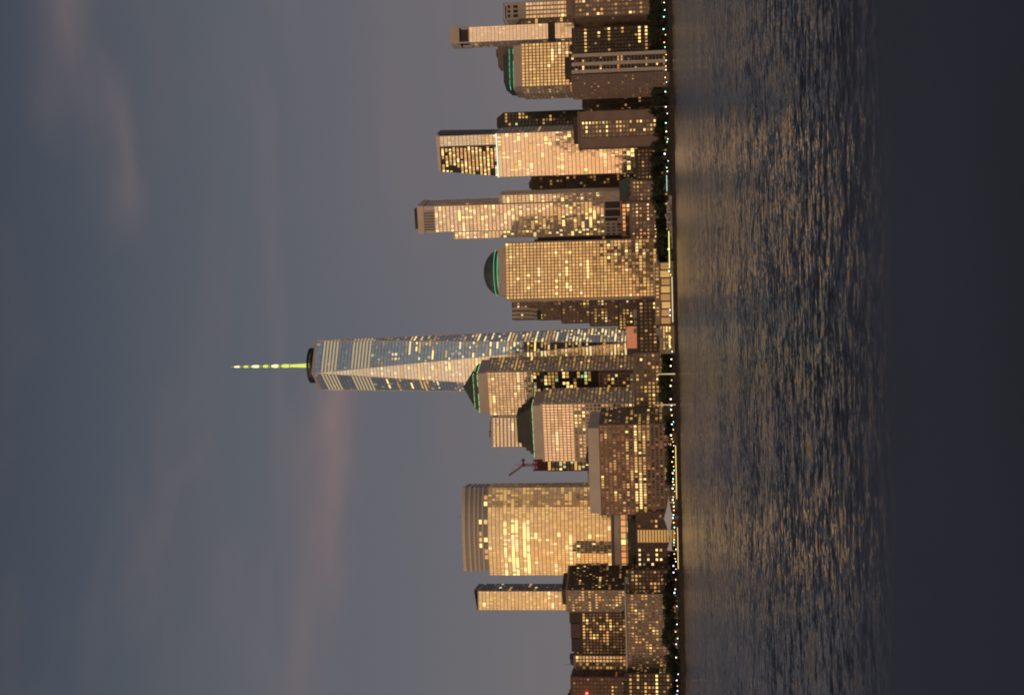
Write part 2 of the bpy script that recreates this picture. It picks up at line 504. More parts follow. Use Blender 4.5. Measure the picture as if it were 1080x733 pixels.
# B6 black tower
b = Building('office_tower', 'black tower with a slanted top and few lit windows behind the peach glass tower', 'office tower')
fp = box_fp(134, 119, 531, 1560, 0, 40)
z0, z1 = zat(531, 119, 1560), zat(524, 130, 1560)
b.body(tup(fp), GZ, z0, M['black'])
b.facade(fp[0], fp[1], GZ + 4, z0 - 1, M['black'], M['g_black'], lit=.22, run=3, span=.4, mats=(('dim', 4), ('warm', 2), ('green', 1)))
A, B, C, Dd = fp
m1 = seg(A, B, .62); m2 = seg(Dd, C, .62)
r = b.mb('roof')
r.face([(*A, z0), (*B, z0), (*m1, z1), (*A, z1)], M['black'])
r.face([(*B, z0), (*C, z0), (*m2, z1), (*m1, z1)], M['black'])
r.face([(*A, z1), (*m1, z1), (*m2, z1), (*Dd, z1)], M['black'])
r.face([(*Dd, z0), (*A, z0), (*A, z1), (*Dd, z1)], M['black'])
r.face([(*C, z0), (*Dd, z0), (*Dd, z1), (*m2, z1)], M['black'])
b.finish()

# ------------------------------------------------------------------ B7: peach glass tower with dark upper storeys
b = Building('glass_tower', 'tall glass tower glowing peach below and dark with gold windows above', 'glass tower')
D = 1420
fp = box_fp(187.5, 141, 524, D, 17, 40)
zl = zat(524, 165, D); z0 = zat(669, 165, D)
b.body(tup(fp), GZ, zl, M['metal_pale'])
tz = lambda u, v: (2.2 if v < .25 and .3 < u < .95 else .9) 
b.facade(fp[0], fp[1], z0, zl - .6, M['metal_pale'], M['g_peach'], fh=4., bw=1.5, pier=.1, span=.16, proud=.2, lit=.26, run=4, zone=tz,
         mats=(('pale', 4), ('bright', 3), ('warm', 3), ('dim', 3)))
b.facade(fp[1], fp[2], z0, zl - .6, M['metal_grey'], M['g_blue'], fh=4., bw=3, pier=.1, span=.3, proud=.2, lit=.02)
b.facade(fp[0], fp[1], GZ + 2, z0 - .5, M['brick'], M['g_dark'], lit=.1)
zu = zat(459.5, 160, D)
fu = box_fp(186, 141.6, 524, D + 3, 17, 34)
tu = box_fp(181, 142, 459.5, D + 5, 17, 30)
up = b.mb('upper_storeys')
A, B, C, Dd = fu; a2, b2, c2, d2 = tu
up.prism(tup(fu), zl, zu, M['black'], top=tup(tu), topm=M['dark_roof'])
# pale corner bay at the right end of the upper storeys, and rooftop screen line
e = (B - A).normalized(); n = Vector((e.y, -e.x)); L = (B - A).length
cb = b.mb('corner_bay')
q = A + e * (L - 11)
cb.obox(q, e, n, 11.2, 1.2, zl, zu, M['metal_pale'])
b.facade(q + n * 1.2, q + e * 11.2 + n * 1.2, zl + .3, zu - 4, M['metal_pale'], M['g_blue'], fh=4, bw=2, pier=.15, span=.2, lit=.25, run=3, proud=.2)
b.facade(B + n * 0.01, C, zl + .3, zu - 1, M['metal_grey'], M['g_blue'], fh=4, bw=3, pier=.1, span=.3, lit=.01, proud=.2)
# gold windows of the dark front, clipped to the slanting left edge
nf = 16; fh = (zu - zl) / nf
for k in range(nf):
    v = (k + .5) / nf
    pl = seg(A, a2, v); pr = pl + e * (L - 12 - (pl - A).length)
    ln = (L - 12) - (a2 - A).dot(e) * v
    nbb = int(ln / 1.9)
    i = 0
    dens = 1.3 if v < .62 else .85
    while i < nbb:
        if R.random() < dens * .55:
            for j in range(R.randint(1, 7)):
                if i >= nbb: break
                c = pl + e * (i * 1.9 + .2) + n * .35
                b.cells.append((c, e, 1.6, zl + k * fh + 1.2, fh * .55, LIT[R.choice(('warm', 'warm', 'bright', 'dim', 'orange', 'dim') if R.random() < .93 else ('green', 'pale'))]))
                i += 1
        else: i += R.randint(1, 2)
fl = b.mb('floor_slab')
for k in range(1, nf):
    v = k / nf
    pl = seg(A, a2, v)
    fl.obox(pl, e, n, (L - 11.5) - (pl - A).dot(e), .25, zl + k * fh - .35, zl + k * fh + .35, M['black'])
b.mb('parapet').obox(V2(a2), (V2(b2) - V2(a2)).normalized(), n, (V2(b2) - V2(a2)).length, .6, zu - 3, zu, M['metal_pale'])
strips(b.mb('light_strip'), tup(fp), zl - .3, 1.3, .5, M['strip_white'], (0,))
b.finish()

# ------------------------------------------------------------------ B8: brick apartments in front, low blocks beside
b = simple('apartment_building', 'brown brick slab with yellow windows only in its middle bays', 156, 118.5, 610, 1335, 3, 24,
           M['brick'], M['g_home'], fh=3.3, bw=4.2, pier=.45, span=.45, lit=.42, run=1.3, mats=(('bright', 4), ('warm', 4), ('dim', 4), ('green', 1), ('pale', 1)),
           zone=lambda u, v: 1.3 if .27 < u < .72 else 0., side=dict(lit=.02), cap=3)
A, B = b.fp[0], b.fp[1]; e = (B - A).normalized(); n = Vector((e.y, -e.x)); L = (B - A).length
for t in (0.0, .745):
    b.new('blank_bay').obox(A + e * (L * t + .1), e, n, L * .25, 1.6, GZ + 8, b.z1 - 2, M['brick'])
strips(b.mb('cornice'), tup(b.fp), b.z1 - 1, 1.5, .9, M['brick'])
b.mb('penthouse').prism(inset(tup(b.fp), 6), b.z1, b.z1 + 5, M['brick_dark'])
b.finish()
b = simple('apartment_building', 'low dark brown block between the brick slab and the copper green roof', 190, 157, 670, 1350, 0, 30,
           M['brick_dark'], M['g_dark'], fh=3.5, bw=3.6, pier=.5, span=.45, lit=.08, run=1.3, mats=HOME)
b.finish()
b = simple('apartment_building', 'low brown block with a few pale window columns below the copper green roof', 213, 190.5, 665, 1352, 0, 30,
           M['brick'], M['g_home'], fh=3.5, bw=3.6, pier=.5, span=.5, lit=.2, run=1.3, mats=HOME)
b.finish()
b = simple('apartment_building', 'low brown block with red and yellow windows below the stepped pale tower', 257, 214, 664, 1345, 0, 30,
           M['brick'], M['g_home'], fh=3.5, bw=3.6, pier=.5, span=.5, lit=.3, run=1.3, mats=(('orange', 4), ('warm', 2), ('bright', 1)))
b.finish()
b = Building('low_building', 'low hall with teal green cladding under the braced corner of the stepped pale tower', 'building')
fp = box_fp(214, 190, 656, 1378, 10, 18)
b.body(tup(fp), GZ, zat(656, 200, 1378), M['teal'])
b.mb('roof').prism(inset(tup(fp), 2), zat(656, 200, 1378), zat(653, 200, 1378), M['teal'])
b.finish()
b = simple('low_building', 'low orange lit entrance block below the dark openings of the stepped pale tower', 250, 214.5, 655, 1374, 10, 16,
           M['terracotta'], M['g_office'], fh=4, bw=4, pier=.3, span=.3, lit=.55, run=2, mats=(('orange', 4), ('bright', 2), ('pale', 1)), cap=1)
b.finish()
b = simple('office_building', 'dark slab glimpsed between the peach glass tower and the stepped pale tower', 200, 184, 560, 1600, 0, 30,
           M['brick_dark'], M['g_dark'], lit=.12, mats=(('dim', 4), ('warm', 1)))
b.finish()

# ------------------------------------------------------------------ B9: stepped pale tower
b = Building('office_tower', 'tall stepped pale tower with louvred top and braced lower corner', 'office tower')
D = 1400
fp = box_fp(245, 217, 476, D, 15, 38)
A, B, C, Dd = fp
e = (B - A).normalized(); n = Vector((e.y, -e.x)); L = (B - A).length
zt = zat(440, 231, D); zlv = zat(458, 231, D); zw1 = zat(476, 248, D); zw2 = zat(526.5, 206, D); zb = zat(637, 225, D)
b.body(tup(fp), GZ, zt, M['pale_stone'])
off = (('bright', 4), ('pale', 3), ('warm', 4), ('dim', 3))
b.facade(A, B, zb, zlv, M['metal_pale'], M['g_peach'], fh=3.9, bw=2.1, pier=.14, span=.3, proud=.25, lit=.42, run=2.2, mats=off, zone=lambda u, v: 1.2 if v < .75 else .7)
b.facade(B, C, zb, zlv, M['pale_stone'], M['g_office'], fh=3.9, bw=3, pier=.4, span=.4, proud=.3, lit=.04)
# louvres
lv = b.mb('louvre_screen')
a_, l_ = A + e * 2.5, L - 7
lv.obox(a_, e, n, l_, .15, zlv + 1, zt - 6, M['metal_grey'])
for i in range(14):
    lv.obox(a_ + e * (l_ * i / 14), e, n, l_ / 30, .7, zlv + 1, zt - 6, M['pale_stone'] if i % 2 else M['metal_dark'])
b.mb('crown').prism(inset(tup(fp), -1.), zt - 6.5, zt, M['pale_stone'], bottom=True)
b.mb('crown').prism(inset(tup(fp), 6), zt, zt + 4, M['dark_roof'])
# left wing and right wing
lw = [A - e * 8 + n * -2, A + n * -2, A - n * 30, A - e * 8 - n * 30]
b.body(tup(lw), GZ, zw1, M['pale_stone'])
b.facade(lw[0], lw[1], zb, zw1 - 2, M['metal_pale'], M['g_peach'], fh=3.9, bw=2.2, pier=.2, span=.3, lit=.4, run=1.6, mats=off)
b.facade(lw[3], lw[0], zb, zw1 - 2, M['pale_stone'], M['g_peach'], fh=3.9, bw=2.6, pier=.3, span=.3, lit=.1)
rw = [B - n * 1.5, B + e * 9 - n * 1.5, B + e * 9 - n * 26, B - n * 26]
b.body(tup(rw), GZ, zw2, M['pale_stone'])
b.facade(rw[0], rw[1], zb, zw2 - 3, M['metal_pale'], M['g_peach'], fh=3.9, bw=2.2, pier=.2, span=.3, lit=.55, run=2.5, mats=off)
b.facade(rw[1], rw[2], zb, zw2 - 3, M['pale_stone'], M['g_office'], fh=3.9, bw=3, pier=.4, span=.4, lit=.05)
# base: dark open storeys with pale posts, and bracing on the right wing
zbb = zat(654, 225, D)
bo = b.mb('base_opening')
bo.obox(A + e * (L * .25), e, n, L * .72, .3, zbb, zb - 1, M['black'])
for t in (.38, .68):
    b.new('base_post').obox(A + e * L * t, e, n, 1.2, .8, zbb, zb, M['pale_stone'])
for i in range(4):
    for j in range(3):
        b.new('base_post').obox(A - e * (7 - i * 3.3), e, n, 1.3, .5, zbb + j * 5.5, zbb + j * 5.5 + 3, M['black'])
br = b.mb('corner_bracing')
ww = 9
zs = [zbb, zb, zat(610, 205, D)]
p0 = rw[0] + n * .9 ; p1 = rw[1] + n * .9
for k in range(2):
    br.tube((*p0, zs[k]), (*p1, zs[k + 1]), .55, .55, M['pale_stone'])
    br.tube((*p1, zs[k]), (*p0, zs[k + 1]), .55, .55, M['pale_stone'])
for q in (p0, p1): br.tube((*q, zs[0]), (*q, zw2), .6, .6, M['pale_stone'])
for z in zs: br.tube((*p0, z), (*p1, z), .6, .6, M['pale_stone'])
b.finish()

# ------------------------------------------------------------------ B10: domed granite tower
b = Building('office_tower', 'granite tower with a dark rounded dome and a green light ring', 'office tower')
D = 1335
fp = box_fp(316.5, 256, 534, D, 0, 52)
A, B, C, Dd = fp
z1 = zat(533, 287, D); zat_ = zat(525, 287, D)
b.body(tup(fp), GZ, z1, M['granite'])
def zn(u, v):
    return 1.6 if (v < .28 and u < .8) else 1.
b.facade(A, B, GZ + 16, z1 - .4, M['granite_brown'], M['g_gold'], fh=3.4, bw=3.0, pier=.22, span=.26, lit=.32, run=4., zone=zn,  # brown grid colour carries the shade of the recesses
         mats=(('bright', 2), ('warm', 3), ('dim', 6), ('pale', 1)))
b.facade(A, B, GZ + 3, GZ + 15.5, M['brick'], M['g_home'], fh=4, bw=4, pier=.5, span=.4, lit=.15, mats=HOME)
b.facade(Dd, A, GZ + 4, z1 - .4, M['granite'], M['g_office'], fh=3.85, bw=3.6, lit=.2)
b.facade(B, C, GZ + 4, z1 - .4, M['granite'], M['g_office'], fh=3.85, bw=3.6, lit=.2)
for t, w_ in ((0., 5.), (.93, 4.)):
    b.mb('attic').obox(A + Vector((1, 0)) * ((B.x - A.x) * t * .93 + .5), Vector((1, 0)), Vector((0, -1)), .1, .05, z1, z1 + .1, M['granite'])
at = [(A.x + 4.5, A.y + 2), (B.x - 4, A.y + 2), (B.x - 4, C.y - 4), (A.x + 4.5, C.y - 4)]
b.mb('attic').prism(at, z1, zat_, M['granite'])
cx, cy = (A.x + B.x) / 2, (A.y + C.y) / 2 - 2
r0 = (B.x - A.x) / 2 - 5.2
hd = zat(510.5, 287, D + 25) - zat_
dm = b.mb('dome')
ns = 40; nr = 12
prof = [(r0 * math.cos(a) , zat_ + hd * math.sin(a)) for a in [math.pi / 2 * i / nr for i in range(nr + 1)]]
for i in range(nr):
    for j in range(ns):
        a0, a1 = 2 * math.pi * j / ns, 2 * math.pi * (j + 1) / ns
        (ra, za), (rb, zb_) = prof[i], prof[i + 1]
        q = [(cx + ra * math.cos(a0), cy + ra * math.sin(a0), za), (cx + ra * math.cos(a1), cy + ra * math.sin(a1), za)]
        if i < nr - 1: q += [(cx + rb * math.cos(a1), cy + rb * math.sin(a1), zb_), (cx + rb * math.cos(a0), cy + rb * math.sin(a0), zb_)]
        else: q += [(cx, cy, zb_)]
        dm.face(q, M['copper'])
def ring(mb, cx, cy, r, z0, z1, t, m, ns=40):
    for j in range(ns):
        a0, a1 = 2 * math.pi * j / ns, 2 * math.pi * (j + 1) / ns
        o = lambda rr, a, z: (cx + rr * math.cos(a), cy + rr * math.sin(a), z)
        mb.face([o(r, a0, z0), o(r, a1, z0), o(r, a1, z1), o(r, a0, z1)], m)
        mb.face([o(r - t, a1, z0), o(r - t, a0, z0), o(r - t, a0, z1), o(r - t, a1, z1)], m)
        mb.face([o(r, a0, z1), o(r, a1, z1), o(r - t, a1, z1), o(r - t, a0, z1)], m)
        mb.face([o(r, a1, z0), o(r, a0, z0), o(r - t, a0, z0), o(r - t, a1, z0)], m)
ring(b.mb('light_ring'), cx, cy, r0 + .6, zat_ + .3, zat_ + 1.0, .5, M['neon'])
ring(b.mb('light_ring'), cx, cy, r0 - .1, zat_ + 4., zat_ + 4.45, .7, M['neon'])
b.finish()
b = simple('office_building', 'dark sliver of a building behind the right shoulder of the domed granite tower', 258, 250.5, 567, 1560, 0, 24, M['black'], M['g_black'], lit=.03)
b.finish()

# ------------------------------------------------------------------ B11: dark stepped tower and stepped background
b = Building('office_tower', 'dark brown stepped tower with pale bands at its top, beside the domed tower', 'office tower')
D = 1560
tiers = [(540, 337.5, 310), (568, 337.5, 310), (592, 341, 310), (622, 344, 310), (652, 348, 310)]
zs = [zat(x, 325, D) for x, _, _ in tiers]
for i, (x, yl, yr) in enumerate(tiers):
    f = box_fp(yl, yr, x, D - i * 1.5, 0, 34 + i * 3)
    lo = zs[i + 1] if i < 4 else GZ
    b.body(tup(f), lo - (0 if i == 4 else .0), zs[i], M['brick_dark'])
    if lo < zs[i] - 8:
        b.facade(f[0], f[1], max(lo, GZ + 3), zs[i] - 1, M['brick'], M['g_dark'], fh=3.9, bw=3.2, pier=.45, span=.45, lit=.13 if i > 1 else .06, run=1.6, mats=OFFICE)
f = box_fp(337.5, 324, 540, D, 0, 30)
e = Vector((1, 0)); n = Vector((0, -1))
for t in (0.05, .35, .68):
    for k in range(6):
        a = k / 6
        b.new('pale_band').obox(f[0] + e * ((f[1] - f[0]).length * t + math.sin(a * 2.5) * 1.5), e, n, 2.4, 1.5 + math.sin(a * math.pi) , zs[1] + (zs[0] - zs[1]) * (k / 6), zs[1] + (zs[0] - zs[1]) * ((k + 1) / 6) - .05, M['granite'])
f2 = box_fp(337.6, 327, 568, D, 0, 5)
b.new('plant_room').obox(f2[0] + n * .5, e, n, (f2[1] - f2[0]).length, 1.5, zat(571, 330, D), zat(566.5, 330, D), M['black'])
b.finish()

# ------------------------------------------------------------------ B12: the tallest tower (faceted, square base turning into a rotated square top)
D12 = 1640
yc, al = 385.3, rad(17)
top_c = P(337, yc, D12); cx = P(640, 382.5, D12).x; cx = top_c.x
cyy = D12
zt = zat(337.5, yc, D12); zb = zat(663, 383, D12)
rt, rb = 31.2, 43.5
b = Building('skyscraper', 'tallest tower, faceted blue glass with a black ring and a lit spire', 'skyscraper', (cx, cyy, GZ))
top = [Vector((cx + rt * math.cos(-al - i * math.pi / 2), cyy + rt * math.sin(-al - i * math.pi / 2), zt)) for i in range(4)]
bot = [Vector((cx + rb * math.cos(-al - math.pi / 4 - i * math.pi / 2), cyy + rb * math.sin(-al - math.pi / 4 - i * math.pi / 2), zb)) for i in range(4)]
# top[0]=right, top[1]=front, top[2]=left, top[3]=back ; bot[i] lies between top[i] and top[i+1]
FH = 4.05
def tri(a, bb, c, gl, apex_up, lit_scale, side):
    """a = apex, bb-c = horizontal edge left to right seen from outside"""
    g = b.mb('glazing_' + side if False else 'glazing')
    hd_ = (c - bb); L = hd_.length; e3 = hd_ / L
    mid = (bb + c) / 2
    H = abs(a.z - bb.z)
    nf = int(H / FH)
    u = lambda p: ((p - mid).dot(e3) / 3.0 + 200, (p.z - zb) / FH + 100)
    pts = [bb, c, a] if apex_up else [a, c, bb]
    g.face(pts, gl, [u(p) for p in pts])
    nrm = (pts[1] - pts[0]).cross(pts[2] - pts[0]).normalized()
    e2 = Vector((e3.x, e3.y)).normalized()
    gr = b.mb('facade_grid')
    for k in range(nf):
        z = zb + (k + .5) * FH
        t = abs(z - bb.z) / H
        l = bb.lerp(a, t); r = c.lerp(a, t)
        w = (r - l).length
        if w < 2: continue
        v = (z - zb) / (zt - zb)
        # slim spandrel of every floor
        zz = nrm * .06
        if w > 3:
            t2 = abs(z - .33 * FH - bb.z) / H; t3 = abs(z - .47 * FH - bb.z) / H
            if t2 < 1 and t3 < 1:
                gr.face([bb.lerp(a, t3) + zz, c.lerp(a, t3) + zz, c.lerp(a, t2) + zz, bb.lerp(a, t2) + zz], M['metal_grey'])
        nb = int(w / 3.)
        full = any(abs(v - q) < .0062 for q in FULL)
        off = (w - nb * 3.) / 2
        i = 0
        while i < nb:
            if full: p = 1.
            else: p = lit_scale * (.05 + .42 * max(0, .78 - v) ** 1.0) * ROW[k % len(ROW)]
            if v > .8 and not full: p = .004
            if R.random() < p:
                rn = 1 if full else R.choice((1, 1, 2, 3, 5, 8, 12))
                m = 'dimpale' if full else R.choice(('warm', 'bright', 'dim', 'dim', 'pale', 'warm', 'pale'))
                for j in range(rn):
                    if i >= nb: break
                    if not full and R.random() < .12: i += 1; continue
                    c3 = l + e3 * (off + i * 3. + .15) + nrm * .15
                    b.cells.append((c3, e3, 2.7, -.25 * FH, .5 * FH, LIT[m], nrm))
                    i += 1
            else: i += 1
LIT['dimpale'] = mat('lit_window_pale_dim', (.05, .04, .03), .4, 0, (1, .78, .42), .24)
xs = (342, 345.8, 349.6, 353.4, 374, 378, 382, 386.2, 390.5)
FULL = [(zat(x, 378, D12 - 20) - zb) / (zt - zb) for x in xs]
ROW = [R.choice((.2, .5, 1, 1, 1.4, 2.6)) for _ in range(97)]
for i in range(4):
    tL, tR = top[(i + 1) % 4], top[i]
    tri(bot[i], tL, tR, M['g_blue'], False, 1.25, 'down')
    bL, bR = bot[i], bot[(i - 1) % 4]
    tri(top[i], bL, bR, M['g_blue'], True, 1.1, 'up')
bs = b.mb('base')
bs.prism([(p.x, p.y) for p in reversed(bot)], GZ, zb, M['metal_grey'])
pr = b.mb('parapet')
tp = [(p.x, p.y) for p in reversed(top)]
pr.prism(tp, zt, zat(334.7, yc, D12), M['metal_pale'], topm=M['dark_roof'])
# edge mullions along the facets
eg = b.mb('edge_trim')
for i in range(4):
    eg.tube(top[i], bot[i], .5, .5, M['metal_pale'], 4, False)
    eg.tube(top[i], bot[(i - 1) % 4], .5, .5, M['metal_pale'], 4, False)
# ring
zr0, zr1 = zat(336.0, yc, D12), zat(327.5, yc, D12)
rg = b.mb('communication_ring')
for k in range(3):
    za = zr0 + (zr1 - zr0) * (k * .36); ring(rg, cx, cyy, 21.2, za, za + (zr1 - zr0) * .26, 2.2, M['black'], 32)
for j in range(16):
    a = 2 * math.pi * j / 16
    rg.tube((cx + 20 * math.cos(a), cyy + 20 * math.sin(a), zt), (cx + 20 * math.cos(a), cyy + 20 * math.sin(a), zr1 - .2), .5, .5, M['black'], 5)
b.mb('roof_plant').prism(inset(tp, 16), zat(334.7, yc, D12), zr1 - 2, M['black'])
# spire
sp0, sp1 = zat(327, yc, D12), zat(243, yc, D12)
zz = lambda x: zat(x, yc, D12)
# finish with tilted cells
root = empty(b.name, b.loc, b.label, b.cat)
for k, mb in b.parts.items(): part(k, mb, root)
R.shuffle(b.cells)
vis = [q for q in b.cells if q[6].y < -.1]; hid = [q for q in b.cells if q[6].y >= -.1]
cache = {}
def cellquad(mb, c3, e3, w, dz, h, m, nrm, o=Vector()):
    upd = nrm.cross(e3).normalized()
    if upd.z < 0: upd = -upd
    p = c3 - o
    mb.face([p + upd * dz, p + e3 * w + upd * dz, p + e3 * w + upd * (dz + h), p + upd * (dz + h)], m)
for q in vis[:CAP + 20]:
    key = (tuple(round(v, 3) for v in q[1]), q[5].name, tuple(round(v, 3) for v in q[6]))
    if key not in cache:
        mb = MB(); cellquad(mb, *q, o=q[0]); cache[key] = mb.mesh('window')
    o = bpy.data.objects.new('window', cache[key]); o.parent = root; o.location = q[0] - root.location
    COL.objects.link(o)
mb = MB()
for q in vis[CAP + 20:] + hid: cellquad(mb, *q)
part('window', mb, root)['kind'] = 'stuff'
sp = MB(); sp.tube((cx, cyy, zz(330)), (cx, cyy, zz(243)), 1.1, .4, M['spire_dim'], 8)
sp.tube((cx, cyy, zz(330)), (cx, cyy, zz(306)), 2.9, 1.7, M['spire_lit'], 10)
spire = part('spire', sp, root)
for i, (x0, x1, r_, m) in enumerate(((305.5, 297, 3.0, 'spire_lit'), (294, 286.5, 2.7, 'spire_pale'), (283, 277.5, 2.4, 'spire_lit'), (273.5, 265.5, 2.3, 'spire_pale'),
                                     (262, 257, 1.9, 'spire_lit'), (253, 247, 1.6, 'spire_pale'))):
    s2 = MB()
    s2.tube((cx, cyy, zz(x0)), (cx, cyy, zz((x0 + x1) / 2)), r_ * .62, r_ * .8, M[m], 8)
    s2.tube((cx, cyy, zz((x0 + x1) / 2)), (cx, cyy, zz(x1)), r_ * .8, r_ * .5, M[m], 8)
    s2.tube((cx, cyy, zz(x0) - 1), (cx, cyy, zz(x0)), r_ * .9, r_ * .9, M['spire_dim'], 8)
    q = part('mast_segment', s2, spire, root.location)
b = Building('low_building', 'orange lit box at the foot of the tallest tower', 'building')
fp = box_fp(368, 344, 660, 1540, 8, 24)
b.body(tup(fp), GZ, zat(660, 356, 1540), M['terracotta'])
zz0 = zat(671.5, 356, 1540)
b.facade(fp[0], fp[1], zz0, zat(660.5, 356, 1540), M['terracotta'], M['g_office'], fh=4, bw=2.4, pier=.3, span=.1, lit=.0, mats=(('orange', 1),))
pl = MB(); e = (fp[1] - fp[0]).normalized(); n = Vector((e.y, -e.x))
b.mb('lit_screen').obox(fp[0] + e * .5, e, n, (fp[1] - fp[0]).length - 1, .6, zz0, zat(661, 356, 1540), mat('orange_glow_panel', (.4, .15, .1), .6, 0, (1, .34, .16), .22))  # emitting panel added over the front to give its orange light
b.finish()

# ------------------------------------------------------------------ B13: pyramid roofed tower
def gran_tower(name, label, yl, yr, xtop, D, theta, dep, xattic, lit=.3, gl='g_office', wall='granite', right_gl='g_office', split=None, gl2=None):
    b = Building(name, label, 'office tower')
    fp = box_fp(yl, yr, xtop, D, theta, dep)
    z1 = zat(xtop, (yl + yr) / 2, D)
    b.fp, b.z1 = fp, z1
    b.body(tup(fp), GZ, z1, M[wall])
    zsp = zat(split, (yl + yr) / 2, D) if split else GZ + 4
    b.facade(fp[0], fp[1], zsp, z1 - 2, M[wall], M[gl], fh=3.9, bw=2.9, pier=.24, span=.26, lit=lit, run=4., mats=OFFICE)
    if split:
        b.facade(fp[0], fp[1], GZ + 4, zsp - .3, M[wall], M[gl2 or gl], fh=3.9, bw=3.7, pier=.35, span=.4, lit=.75, run=4., mats=(('warm', 4), ('bright', 3), ('dim', 3)))
    b.facade(fp[1], fp[2], GZ + 4, z1 - 2, M[wall], M[right_gl], fh=3.9, bw=3.7, pier=.12, span=.48, lit=.32, run=4., mats=(('dim', 5), ('warm', 4), ('bright', 1)))
    return b
b = gran_tower('office_tower', 'granite tower with a dark pyramid roof edged in green light', 438.5, 392.5, 512, 1450, 20, 44, 505, .25)
fp, z1 = b.fp, b.z1; D = 1450
za = zat(503.5, 415, D)
b.mb('attic').prism(inset(tup(fp), 2.5), z1, za, M['granite'])
ip = inset(tup(fp), 5)
c = Vector((sum(q[0] for q in ip) / 4, sum(q[1] for q in ip) / 4))
zap = zat(487.5, 412, D + 22)
rf = b.mb('roof')
zk = za + (zap - za) * .3
k7 = [tuple(V2(q) * .86 + c * .14) for q in ip]
rf.prism(ip, za, zk, M['copper'], top=k7)
for i in range(4):
    rf.face([(*k7[i], zk), (*k7[(i + 1) % 4], zk), (*c, zap)], M['copper'])
neon(b.mb('light_strip'), inset(tup(fp), 3.6), za + .1, .75, .7, M['neon_y'], (0, 1))
neon(b.mb('light_strip'), k7, zk - .5, .55, .7, M['neon_y'], (0, 1))
# shoulder: lower, slightly wider storeys on the left and the dark recess on the front
A, B, C, Dd = fp; e = (B - A).normalized(); n = Vector((e.y, -e.x)); L = (B - A).length
zs_ = zat(562, 420, D); zs2 = zat(632, 420, D)
b.mb('dark_recess').obox(A + e * .2, e, n, L - .4, .6, zs2, zs_, M['black'])
b.facade(A + n * .6, B + n * .6, zs2 + .3, zs_ - .3, M['metal_dark'], M['g_black'], fh=3.9, bw=3.7, pier=.2, span=.3, lit=.45, run=2.5, mats=(('warm', 4), ('bright', 2), ('dim', 4), ('green', 1)))
sh = [A - e * 4 - n * 2, A - n * 2, A - n * 40, A - e * 4 - n * 40]
b.body(tup(sh), GZ, zat(523, 440, D), M['granite'])
bb = [A - n * 0 + n * 9, B + n * 9, B + n * .62, A + n * .62]
b.body(tup(bb), GZ, zs2, M['granite_brown'])
b.facade(bb[0], bb[1], GZ + 4, zs2 - 1, M['granite_brown'], M['g_dark'], fh=4., bw=3.9, pier=.35, span=.4, lit=.4, run=1.8, mats=OFFICE)
b.finish()
b = simple('office_building', 'pale ribbed block behind the pyramid roofed tower', 472, 440, 517.5, 1560, 0, 30, M['pale_stone'], M['g_peach'], fh=4.2, bw=3., pier=.15, span=.4, lit=.2, run=5, mats=OFFICE)
b.finish()

# ------------------------------------------------------------------ B14: stepped roof granite tower
b = gran_tower('office_tower', 'granite tower with a dark stepped roof, in front of the pyramid roofed tower', 487, 426, 570, 1385, 18, 46, 562, .12,
               split=605, gl='g_peach', gl2='g_dark')
fp, z1 = b.fp, b.z1; D = 1385
za = zat(561.5, 452, D)
b.mb('attic').prism(inset(tup(fp), 3), z1, za, M['granite'])
zt = zat(545, 448, D + 20)
ofs = (7.5, 11, 15, 19.5); st = (zt - za) / 4
for k in range(4):
    b.mb('roof').prism(inset(tup(fp), ofs[k]), za + st * k, za + st * (k + 1), M['dark_roof'], top=inset(tup(fp), ofs[k] + 1.2))
neon(b.mb('light_strip'), inset(tup(fp), 4.6), za + .1, .7, .7, M['neon_y'], (0, 1))
b.finish()
b = simple('office_building', 'narrow unfinished block with yellow lit floors beside the stepped roof tower, below the crane', 496.5, 486, 577, 1470, 0, 22,
           M['brick_dark'], M['g_dark'], fh=4, bw=2.5, pier=.15, span=.3, lit=.7, run=3, mats=(('bright', 3), ('warm', 4), ('green', 1), ('dim', 2)), cap=.5)
bt = b
b.finish()
# scaffold
sf = MB()
fs = [V2(q) for q in inset(tup(bt.fp), .5)]
zs0, zs1 = bt.z1, zat(562, 491, 1470)
for i in range(4):
    A, B = fs[i], fs[(i + 1) % 4]
    for t in (0, .25, .5, .75):
        q = seg(A, B, t); sf.tube((*q, zs0), (*q, zs1), .3, .3, M['crane_red'], 4)
    for k in range(6):
        z = zs0 + (zs1 - zs0) * k / 5
        sf.tube((*A, z), (*B, z), .3, .3, M['crane_red'], 4)
    for k in range(5):
        sf.tube((*A, zs0 + (zs1 - zs0) * k / 5), (*B, zs0 + (zs1 - zs0) * (k + 1) / 5), .25, .25, M['crane_red'], 4)
root = empty('scaffold', (fs[0].x, fs[0].y, zs0), 'dark red scaffold cage on top of the unfinished block', 'scaffold')
part('frame', sf, root)
ds = MB(); ds.prism(inset(tup(fs), 1.5), zs0 + .05, zs0 + (zs1 - zs0) * .72, M['brick_red'])
part('netting', ds, root)
